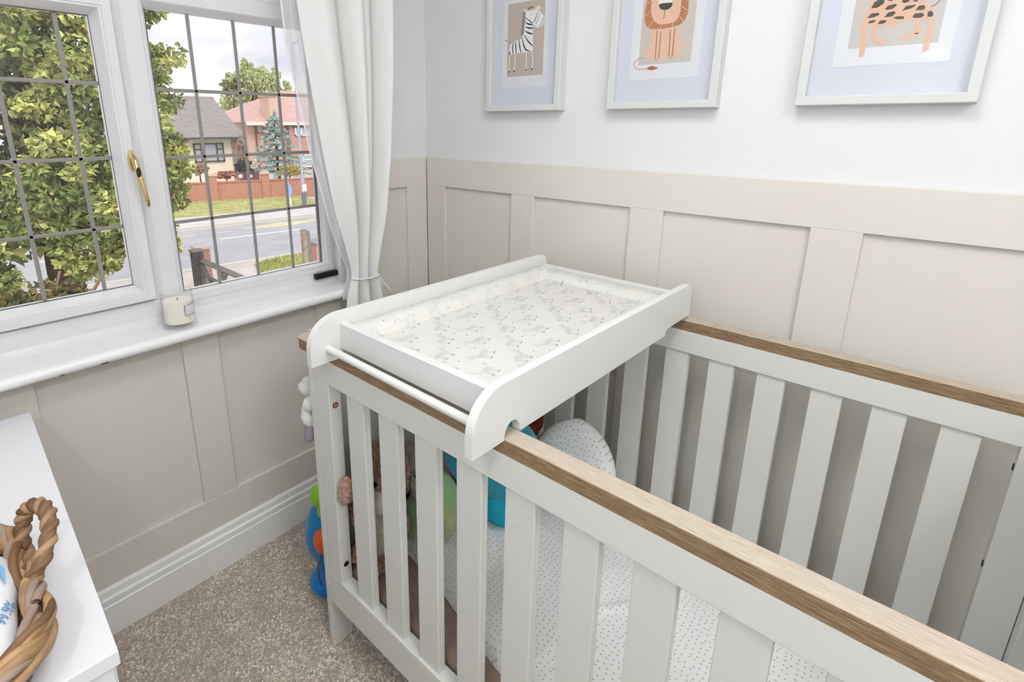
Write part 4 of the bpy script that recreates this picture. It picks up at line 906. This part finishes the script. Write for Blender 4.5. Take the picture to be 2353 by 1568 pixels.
# trees: leaves are small bent blades spread through the crown
def leaves(mb, c, n, rad, size, r, droop=0.0, out=.6, flat_=1.0):
    for _ in range(n):
        d = Vector((r.gauss(0, 1), r.gauss(0, 1), r.gauss(0, 1))).normalized(); k = r.random()**.4; p = Vector((c[0]+d.x*rad[0]*k, c[1]+d.y*rad[1]*k, c[2]+d.z*rad[2]*k))
        ax = (d*out+Vector((r.gauss(0, .5), r.gauss(0, .5), r.gauss(0, .5)-droop))).normalized(); s = size*r.uniform(.6, 1.35)
        sd = ax.cross(Vector((r.gauss(0, 1), r.gauss(0, 1), r.gauss(0, 1)))).normalized()*s*.32*flat_; nn = ax.cross(sd).normalized()*s*.12
        a, b_, e, f = p-ax*s*.5, p+sd+nn, p+ax*s*.5-nn*1.5, p-sd+nn
        mb.add([a, b_, e, f], [(0, 1, 2), (0, 2, 3)])
def trunk(name, pts, rs, m, parent): return part(name, MB().tube(pts, rs, 14), m, parent, smooth=60)
M_BARK = mat('brown_bark', (118, 92, 78), .95, .1, bump=(14, 1.0, .03), var=(7, (86, 66, 56)))
M_CON = mat('conifer_sprays', (124, 142, 80), .7, .3, var=(2.6, (196, 196, 118), .40, .62), island=.45)
r = random.Random(11)
TX, TY = -.10, 7.0
tr = thing('conifer_tree', (TX, TY, G), 'big yellow-green conifer tree just outside the left window pane', 'tree')
trunk('trunk', [(TX, TY, G), (TX+.02, TY, -1.4), (TX-.02, TY, -.5), (TX, TY, 1.2), (TX, TY, 4.5)], [.30, .21, .19, .15, .05], M_BARK, tr)
def crad(z): return lerp_tab([(-.75, .9), (-.35, 1.25), (.0, 1.42), (.55, 1.55), (1.4, 1.55), (2.8, 1.5), (4.2, 1.1), (6.2, .1)], z)
fo = MB(); inn = MB()
for k in range(560):
    z_ = -.30+5.3*r.random()**1.15; a = r.uniform(0, 6.283); R_ = crad(z_)*(1-.16*r.random()**2)*(.93+.12*math.sin(a*5+z_*4)); pr_ = r.uniform(.14, .26)
    leaves(fo, (TX+R_*math.cos(a), TY+R_*math.sin(a), z_), 120, (pr_, pr_, pr_*.75), .085, r, droop=.12, out=.9)
for k in range(160):
    z_ = -.1+4.8*r.random(); a = r.uniform(0, 6.283); R_ = crad(z_)*.72*math.sqrt(r.random()); leaves(fo, (TX+R_*math.cos(a), TY+R_*math.sin(a), z_), 40, (.35, .35, .3), .15, r)
for k in range(130):
    z_ = r.uniform(-1.15, -.2); a = r.uniform(2.5, 3.75); R_ = r.uniform(.75, 1.6); pr_ = r.uniform(.14, .24)
    leaves(fo, (TX+R_*math.cos(a), TY+R_*math.sin(a), z_), 100, (pr_, pr_, pr_*.75), .085, r, droop=.12, out=.9)
part('foliage', fo, M_CON, tr)
for k in range(16):
    z_ = -.3+.26*k; a = k*2.4; R_ = crad(z_)*.8; part('branch', MB().tube([(TX, TY, z_-.15), (TX+R_*.5*math.cos(a), TY+R_*.5*math.sin(a), z_-.05), (TX+R_*math.cos(a), TY+R_*math.sin(a), z_)], [.05, .035, .012], 8), M_BARK, tr, smooth=60)
M_UND = mat('dark_shrub_leaves', (84, 92, 52), .8, .2, island=.45, var=(4, (126, 110, 62)))
SB = at(25, 680, 'y', 4.3)
us = thing('garden_shrub', (SB.x, SB.y, G), 'dark low shrub with bare brown branches at the foot of the conifer', 'shrub')
ul = MB()
for k in range(110): a = r.uniform(0, 6.28); d_ = r.random()**.5; leaves(ul, (SB.x+.85*d_*math.cos(a), SB.y+.6*d_*math.sin(a), SB.z+.12-.35*d_-.5*r.random()), 70, (.18, .18, .14), .08, r)
part('foliage', ul, M_UND, us)
for k in range(7): part('branch', MB().tube([(SB.x, SB.y, G), (SB.x+.25*math.cos(k*.9), SB.y+.25*math.sin(k*.9), SB.z-.6), (SB.x+.7*math.cos(k*.9), SB.y+.5*math.sin(k*.9), SB.z+.05+.08*math.sin(k*3))], [.04, .03, .012], 8), mat('bare_orange_bark', (140, 112, 86), .9), us, smooth=60)
# wooden gate standing open, its posts and a brick pier
M_OLDW = mat('weathered_grey_wood', (128, 124, 120), .9, .15, bump=(30, .5), var=(10, (150, 145, 140))); M_DKW = mat('dark_stained_wood', (92, 90, 90), .85, .2, var=(10, (112, 108, 106)))
gp = at(451, 578, 'y', 8.0); gt = thing('field_gate', (gp.x, 8.0, G), 'grey wooden gate with diagonal braces standing open by the drive', 'gate')
part('gate_post', MB().box(gp.x-.085, gp.x+.085, 7.92, 8.09, G, gp.z), M_DKW, gt, bevel=.01)
part('post_cap', MB().box(gp.x-.10, gp.x+.10, 7.9, 8.11, gp.z, gp.z+.03), M_OLDW, gt, bevel=.008)
g0 = at(462, 598, 'y', 7.95); g1 = at(566, 643, 'z', g0.z); gd_ = (g1-g0)
def gbar(name, f0, z0, f1, z1, w=.05): 
    a, b = g0+gd_*f0, g0+gd_*f1; return part(name, MB().tube([(a.x, a.y, g0.z+z0), (b.x, b.y, g0.z+z1)], w, 4), M_OLDW, gt, bevel=.004)
gbar('top_rail', 0, 0, 1, 0, .055)
for z_ in (-.27, -.52, -.80): gbar('rail', 0, z_, 1, z_, .035)
gbar('brace', .03, -.06, .5, -.85, .04); gbar('brace', .97, -.06, .5, -.85, .04); gbar('brace', .15, -.8, .6, -.05, .03)
for f in (.02, .5, .98): gbar('upright', f, .03, f, -.9, .045)
b0 = at(470, 576, 'y', 8.35)
def brick_pier(name, cx, cy, w, z1, label, cap):
    t_ = thing(name, (cx, cy, G), label, 'gate pier')
    part('mortar_core', MB().box(cx-w/2+.006, cx+w/2-.006, cy-w/2+.006, cy+w/2-.006, G, z1-.004), mat('grey_mortar', (190, 182, 172), .95), t_)
    n = int((z1-G)/.075); bl, bh = w/2-.008, .063
    a_mesh = MB().box(-bl/2, bl/2, -.052, .052, 0, bh).mesh('brick', .004, 1); b_mesh = MB().box(-.052, .052, -bl/2, bl/2, 0, bh).mesh('brick', .004, 1)
    for me_ in (a_mesh, b_mesh): me_.materials.append(mat('salmon_brick', (202, 160, 146), .9, .15, var=(5, (186, 142, 126)), bump=(60, .4)))
    for k in range(max(0, n-14), n):
        z_ = z1-(n-k)*.075
        for sgn in (-1, 1):
            for me_, dx, dy in ((a_mesh, sgn*(w/4)+(.03 if k % 2 else -.03)*0, -w/2+.05), (b_mesh, -w/2+.05, sgn*w/4), (a_mesh, sgn*w/4, w/2-.05), (b_mesh, w/2-.05, sgn*w/4)):
                o_ = link('brick', me_, None, t_); o_.location = (cx+dx, cy+dy, z_)
    part('cap_stone', MB().box(cx-w/2-.03, cx+w/2+.03, cy-w/2-.03, cy+w/2+.03, z1, z1+.05), cap, t_, bevel=.008)
brick_pier('brick_pier', b0.x+.02, 8.55, .22, b0.z, 'short pinkish brick pier behind the grey gate post', mat('pale_cap_stone', (206, 196, 188), .9))
p2 = at(725, 553, 'y', 9.9); brick_pier('brick_gate_pier', p2.x+.08, 9.9, .42, p2.z-.05, 'red brick pier with grey cap at the right of the drive', mat('grey_slate_cap', (150, 150, 152), .9))
for u, dx in ((697, 0), (706, .0)):
    p3 = at(u, 530 if u < 700 else 533, 'y', 9.2 if u < 700 else 9.45); o_ = thing('wooden_post', (p3.x, p3.y, G), 'pale weathered wooden post left of the red brick pier' if u < 700 else 'second slimmer wooden post against the red brick pier', 'post')
    w_ = .055 if u < 700 else .045; part('shaft', MB().box(p3.x-w_, p3.x+w_, p3.y-w_, p3.y+w_, G, p3.z), mat('pale_weathered_wood', (176, 166, 146), .9, .15, var=(12, (150, 138, 120))) if u < 700 else M_OLDW, o_, bevel=.008)
    part('weathered_top', MB().prism([(p3.x-w_, p3.y-w_), (p3.x+w_, p3.y-w_), (p3.x+w_, p3.y+w_), (p3.x-w_, p3.y+w_)], 'z', p3.z, p3.z+.02), M_OLDW, o_)
# lamp column and bus stop pole
lb = at(700, 475, 'z', G); lt = at(667, 98, 'y', lb.y); lp = thing('lamp_column', lb, 'tall grey street lamp column beyond the road', 'street lamp')
part('column', MB().tube([(lb.x, lb.y, G), (lb.x, lb.y, G+1.6), (lb.x, lb.y, G+1.65), (lb.x, lb.y, lt.z)], [.10, .10, .065, .045], 14), mat('pale_grey_steel', (172, 174, 188), .5, .4), lp, smooth=40)
part('base_section', MB().tube([(lb.x, lb.y, G), (lb.x, lb.y, G+.72)], .11, 14), mat('slate_grey_paint', (112, 116, 130), .6), lp, smooth=40)
part('number_plate', MB().box(lb.x-.12, lb.x+.12, lb.y-.13, lb.y-.11, G+.78, G+1.12), mat('white_plate', (232, 232, 240), .5), lp)
part('lamp_arm', MB().tube([(lb.x, lb.y, lt.z-.05), (lb.x, lb.y-.25, lt.z), (lb.x, lb.y-.6, lt.z+.02)], .035, 10), MATS['pale_grey_steel'], lp, smooth=50)
bb = at(668, 473, 'z', G); bt = at(652, 374, 'y', bb.y); bs = thing('sign_pole', bb, 'white leaning roadside pole with a pale blue sign', 'sign')
part('pole', MB().tube([bb, bt], [.07, .055], 12), mat('white_concrete_pole', (226, 226, 222), .8), bs, smooth=40)
sp_ = at(664, 437, 'y', bb.y-.09); part('sign_plate', MB().prism([(sp_.x+.17*math.cos(a), sp_.z+.30*math.sin(a)) for a in [k*math.pi/14 for k in range(28)]], 'y', bb.y-.10, bb.y-.07), mat('pale_blue_sign', (142, 188, 232), .5), bs)
# bungalow
M_REND = mat('cream_render', (236, 224, 200), .9, .15, var=(.8, (242, 232, 212))); M_TILE = mat('grey_roof_tiles', (150, 144, 142), .85, .2, bump=(5, .5, .05), var=(3, (168, 160, 156)), stretch=(.6, 6, 6)); M_WFR = mat('brown_window_frame', (96, 84, 78), .7)
M_HGL = mat('far_window_glass', (176, 182, 190), .15, .5)
bg = thing('bungalow', (11.5, 38, G), 'cream rendered bungalow with a grey tiled roof across the road', 'house')
e0, e1 = at(545, 312, 'y', 36), at(553, 312, 'y', 35.5); rg = at(497, 228, 'y', 40); ez = e0.z
part('wall', MB().box(4.5, e0.x, 36, 44, G, ez), M_REND, bg)
part('gable', MB().prism([(36, ez), (44, ez), (40, rg.z-.25)], 'x', e0.x-.2, e0.x), M_REND, bg)
part('quoins', MB().box(e0.x-.5, e0.x+.04, 35.96, 36.3, G, ez), mat('brown_stone_quoin', (188, 160, 138), .9, var=(4, (150, 122, 104))), bg)
for s_ in (1, -1):
    ya, yb = (35.4, 40) if s_ > 0 else (44.6, 40)
    n_c = 26
    for k in range(n_c if s_ > 0 else 1):   # tile courses, each lapping over the one below
        m_c = n_c if s_ > 0 else 1; f0, f1 = k/m_c, (k+1)/m_c; z0_ = ez-.15+(rg.z-ez+.15)*f0; z1_ = ez-.15+(rg.z-ez+.15)*f1; y0_ = ya+(yb-ya)*f0; y1_ = ya+(yb-ya)*f1; th = .10 if s_ > 0 else .06
        part('tile_course', MB().add([(4, y0_, z0_+th), (e1.x+.3, y0_, z0_+th), (e1.x+.3, y1_, z1_+.045), (4, y1_, z1_+.045), (4, y0_, z0_), (e1.x+.3, y0_, z0_), (e1.x+.3, y1_, z1_), (4, y1_, z1_)], [(0, 1, 2, 3), (0, 4, 5, 1), (1, 5, 6, 2), (2, 6, 7, 3), (3, 7, 4, 0), (4, 7, 6, 5)]), M_TILE, bg)
part('ridge', MB().tube([(4, 40, rg.z+.05), (e1.x+.3, 40, rg.z+.05)], .13, 10), M_TILE, bg)
part('gutter', MB().box(4, e1.x+.3, 35.3, 35.42, ez-.2, ez-.05), mat('dark_gutter', (86, 86, 88), .6), bg)
def house_window(par, u0, v0, u1, v1, y, frame_m, muls, trans=()):
    a, b = at(u0, v0, 'y', y), at(u1, v1, 'y', y); x0, x1, z0, z1 = a.x, b.x, b.z, a.z
    w_ = .09; f = part('window', MB().box(x0, x1, y-.06, y+.02, z0, z0+w_).box(x0, x1, y-.06, y+.02, z1-w_, z1).box(x0, x0+w_, y-.06, y+.02, z0, z1).box(x1-w_, x1, y-.06, y+.02, z0, z1), frame_m, par)
    xs = [x0+w_/2]+[x0+(x1-x0)*m for m in muls]+[x1-w_/2]
    for m_ in muls: sub('mullion', MB().box(x0+(x1-x0)*m_-.05, x0+(x1-x0)*m_+.05, y-.06, y+.02, z0, z1), frame_m, f)
    for (i, zf) in trans: sub('glazing_bar', MB().box(xs[i], xs[i+1], y-.055, y+.02, z0+(z1-z0)*zf-.045, z0+(z1-z0)*zf+.045), frame_m, f)
    for i in range(len(xs)-1): sub('pane', MB().box(xs[i]+.02, xs[i+1]-.02, y-.02, y, z0+.04, z1-.04), M_HGL, f)
    return f
house_window(bg, 443, 330, 517, 371, 35.95, M_WFR, (.25, .76), ((0, .68), (2, .68)))
# brick house with hipped roof
M_PINKB = mat('pink_brick', (216, 186, 171), .9, .15, var=(2, (208, 174, 159))); M_PINKB2 = mat('red_brown_brick', (196, 156, 144), .9, .15, var=(2, (186, 144, 131))); M_REDT = mat('red_roof_tiles', (204, 170, 164), .85, .2, var=(1.5, (194, 157, 150)), bump=(6, .4, .05)); M_WUP = mat('white_far_frames', (240, 240, 240), .6)
bh = thing('brick_house', (24, 46, G), 'pink brick house with red hipped roof and chimney behind the spruce', 'house')
c0 = at(566, 280, 'y', 43); hx0 = c0.x; hz = c0.z
part('wall', MB().box(hx0, 30, 43, 51, G, hz), M_PINKB, bh); part('bay_wall', MB().box(at(662, 280, 'y', 42.4).x, 30.3, 42.35, 43.1, G, hz), M_PINKB2, bh)
rr0, rr1 = at(645, 208, 'y', 47), at(692, 214, 'y', 47)
ro = MB().add([(hx0-.5, 42.0, hz-.05), (30.6, 42.0, hz-.05), (30.6, 52.4, hz-.05), (hx0-.5, 52.4, hz-.05), (rr0.x, 47.2, rr0.z), (rr1.x+.4, 47.2, rr0.z)], [(0, 1, 5, 4), (1, 2, 5), (2, 3, 4, 5), (3, 0, 4), (0, 3, 2, 1)])
part('hipped_roof', ro, M_REDT, bh)
part('fascia', MB().box(hx0-.5, 30.6, 41.95, 42.05, hz-.28, hz-.02), mat('cream_fascia', (238, 228, 212), .7), bh)
part('eave_shade_strip', MB().box(at(672, 285, 'y', 42.3).x, 30.4, 42.2, 42.32, hz-.5, hz-.28), mat('brown_eave_shade', (132, 110, 100), .8), bh)  # brown strip standing for the shade under the eaves
k0, k1 = at(612, 222, 'y', 41.9), at(634, 270, 'y', 41.9)
part('chimney_stack', MB().box(k0.x, k1.x, 41.6, 43.2, G, k0.z), M_PINKB, bh); part('chimney_cap', MB().box(k0.x-.08, k1.x+.08, 41.5, 43.3, k0.z, k0.z+.14), MATS['pier_cap_stone'], bh)
part('chimney_pot', MB().lathe([(.16, 0), (.13, .4), (.16, .44)], ((k0.x+k1.x)/2, 42.4, k0.z+.14), 14), MATS['pier_cap_stone'], bh)
part('downpipe', MB().tube([(at(587, 290, 'y', 42.9).x, 42.9, hz-.1), (at(587, 290, 'y', 42.9).x, 42.9, G)], .07, 8), mat('brown_downpipe', (128, 100, 92), .7), bh)
house_window(bh, 591, 284, 601, 306, 42.93, M_WUP, ()); house_window(bh, 676, 284, 716, 312, 42.28, M_WUP, (.38,)); house_window(bh, 690, 356, 722, 383, 42.28, M_WUP, (.2,), ((1, .6),))
# spruce: tiers of drooping boughs
M_SPR = mat('blue_spruce_needles', (160, 184, 176), .85, .2, island=.3, var=(3, (190, 206, 200)))
sb = at(640, 392, 'y', 33); st = at(630, 258, 'y', 33); sp = thing('blue_spruce', (sb.x, 33, G), 'blue-green spruce tree with tiered boughs before the brick house', 'tree')
trunk('trunk', [(sb.x, 33, G), (sb.x, 33, st.z)], [.14, .02], M_BARK, sp); sl_ = MB(); r = random.Random(5)
nt_ = 11
for k in range(nt_):
    f = k/nt_; z_ = G+.75+(st.z-G-.75)*f; R_ = 1.95*(1-f)**.8+.1
    for j in range(int(9-4*f)):
        a = j*6.283/int(9-4*f)+k*.7+r.uniform(-.2, .2); L_ = R_*r.uniform(.75, 1.05)
        for q_i in range(6):
            s_ = (q_i+1)/6; leaves(sl_, (sb.x+L_*s_*math.cos(a), 33+L_*s_*math.sin(a), z_-.22*s_*s_+.05), 22, (.16+.06*s_, .16+.06*s_, .055), .15, r, out=.5)
leaves(sl_, (st.x, 33, st.z-.1), 60, (.1, .1, .3), .14, r)
part('boughs', sl_, M_SPR, sp)
# willow behind
M_WIL = mat('willow_leaves', (172, 182, 126), .85, .2, island=.2, var=(.9, (196, 202, 154)))
wc = at(578, 250, 'y', 60); wo = thing('willow_tree', (wc.x, 60, G), 'tall pale green willow tree rising behind the roofs', 'tree'); wl_ = MB(); r = random.Random(9)
trunk('trunk', [(wc.x, 60, G), (wc.x+.1, 60, 2), (wc.x, 60, 5.5)], [.5, .35, .12], M_BARK, wo)
for (u, v, rad, n) in ((575, 172, 1.0, 8), (588, 190, 1.4, 10), (560, 205, 1.3, 10), (612, 195, 1.5, 10), (632, 215, 1.2, 9), (590, 225, 2.2, 18), (550, 240, 1.4, 12), (560, 280, 1.8, 14), (575, 265, 2.0, 14), (610, 240, 1.8, 12), (545, 320, 1.5, 12), (556, 350, 1.4, 12), (648, 202, .5, 4), (570, 160, .6, 4)):
    p = at(u, v, 'y', 60); rad *= 1.1
    for _ in range(n):
        q_ = (p.x+r.gauss(0, rad*.5), 60+r.gauss(0, 1.2), p.z+r.gauss(0, rad*.45)); leaves(wl_, q_, 105, (rad*.42, rad*.42, rad*.7), .4, r, droop=1.4, out=.3, flat_=.8)
part('foliage', wl_, M_WIL, wo)
def bush(name, label, u, v, y, rx, rz, m, n, size, seed):
    p = at(u, v, 'y', y); t_ = thing(name, (p.x, y, G), label, 'shrub'); b_ = MB(); r_ = random.Random(seed)
    for _ in range(n):
        d = Vector((r_.gauss(0, 1), r_.gauss(0, 1), r_.gauss(0, 1))).normalized()*r_.random()**.4; leaves(b_, (p.x+d.x*rx, y+d.y*rx*.7, p.z+d.z*rz), 24, (rx*.22, rx*.22, rz*.22), size, r_)
    part('foliage', b_, m, t_); part('stem', MB().tube([(p.x, y, G), (p.x, y, p.z)], [.06, .03], 8), M_BARK, t_)
bush('dark_shrub', 'rounded dark purple shrub between bungalow and spruce', 562, 385, 32, .62, .55, mat('plum_leaves', (84, 80, 86), .85, island=.3), 60, .14, 1)
bush('brown_shrub', 'brown bare shrub under the bungalow window', 458, 390, 33.5, .55, .4, mat('brown_twigs', (178, 148, 120), .9, island=.3), 45, .12, 2)
bush('red_shrub', 'low reddish shrub beside the bungalow drive', 520, 402, 31, .8, .22, mat('reddish_twigs', (176, 120, 108), .9, island=.3), 45, .12, 3)
bush('golden_hedge', 'golden green hedge behind the brick wall at right', 665, 394, 28.6, .75, .42, mat('golden_leaves', (190, 178, 116), .9, island=.25), 70, .12, 4)
bush('olive_tree', 'darker leafy tree at the left of the willow', 535, 200, 55.3, 1.2, 1.0, mat('olive_leaves', (138, 138, 100), .9, island=.3), 40, .3, 6)
bush('quoin_climber', 'brown climber at the corner of the bungalow', 556, 350, 34.4, .35, 1.0, mat('climber_leaves', (176, 150, 134), .9, island=.25), 50, .16, 8)
f0 = at(548, 394, 'y', 30.5); f1 = at(602, 412, 'y', 30.0); fp = thing('dark_fence_panel', ((f0.x+f1.x)/2, 30.3, G), 'low dark maroon fence with two pale discs behind the brick wall', 'fence')
M_MAR = mat('dark_maroon_paint', (110, 80, 82), .8)
nb_ = 9
for k in range(nb_): part('fence_board', MB().box(f0.x+(f1.x-f0.x)*k/nb_+.01, f0.x+(f1.x-f0.x)*(k+1)/nb_-.01, 30.28, 30.31, G, f0.z-.06*(k % 2)), M_MAR, fp)
part('fence_rail', MB().box(f0.x, f1.x, 30.31, 30.36, G+.3, G+.4), M_MAR, fp)
for u in (553, 577):
    p = at(u, 405, 'y', 30.25); part('pale_disc', MB().prism([(p.x+(.13 if u < 560 else .09)*math.cos(a), p.z+(.13 if u < 560 else .09)*math.sin(a)) for a in [k*math.pi/10 for k in range(20)]], 'y', 30.24, 30.28), mat('pale_disc', (212, 210, 208), .7), fp)
for o in bpy.data.objects:
    if '_local' in o: del o['_local']
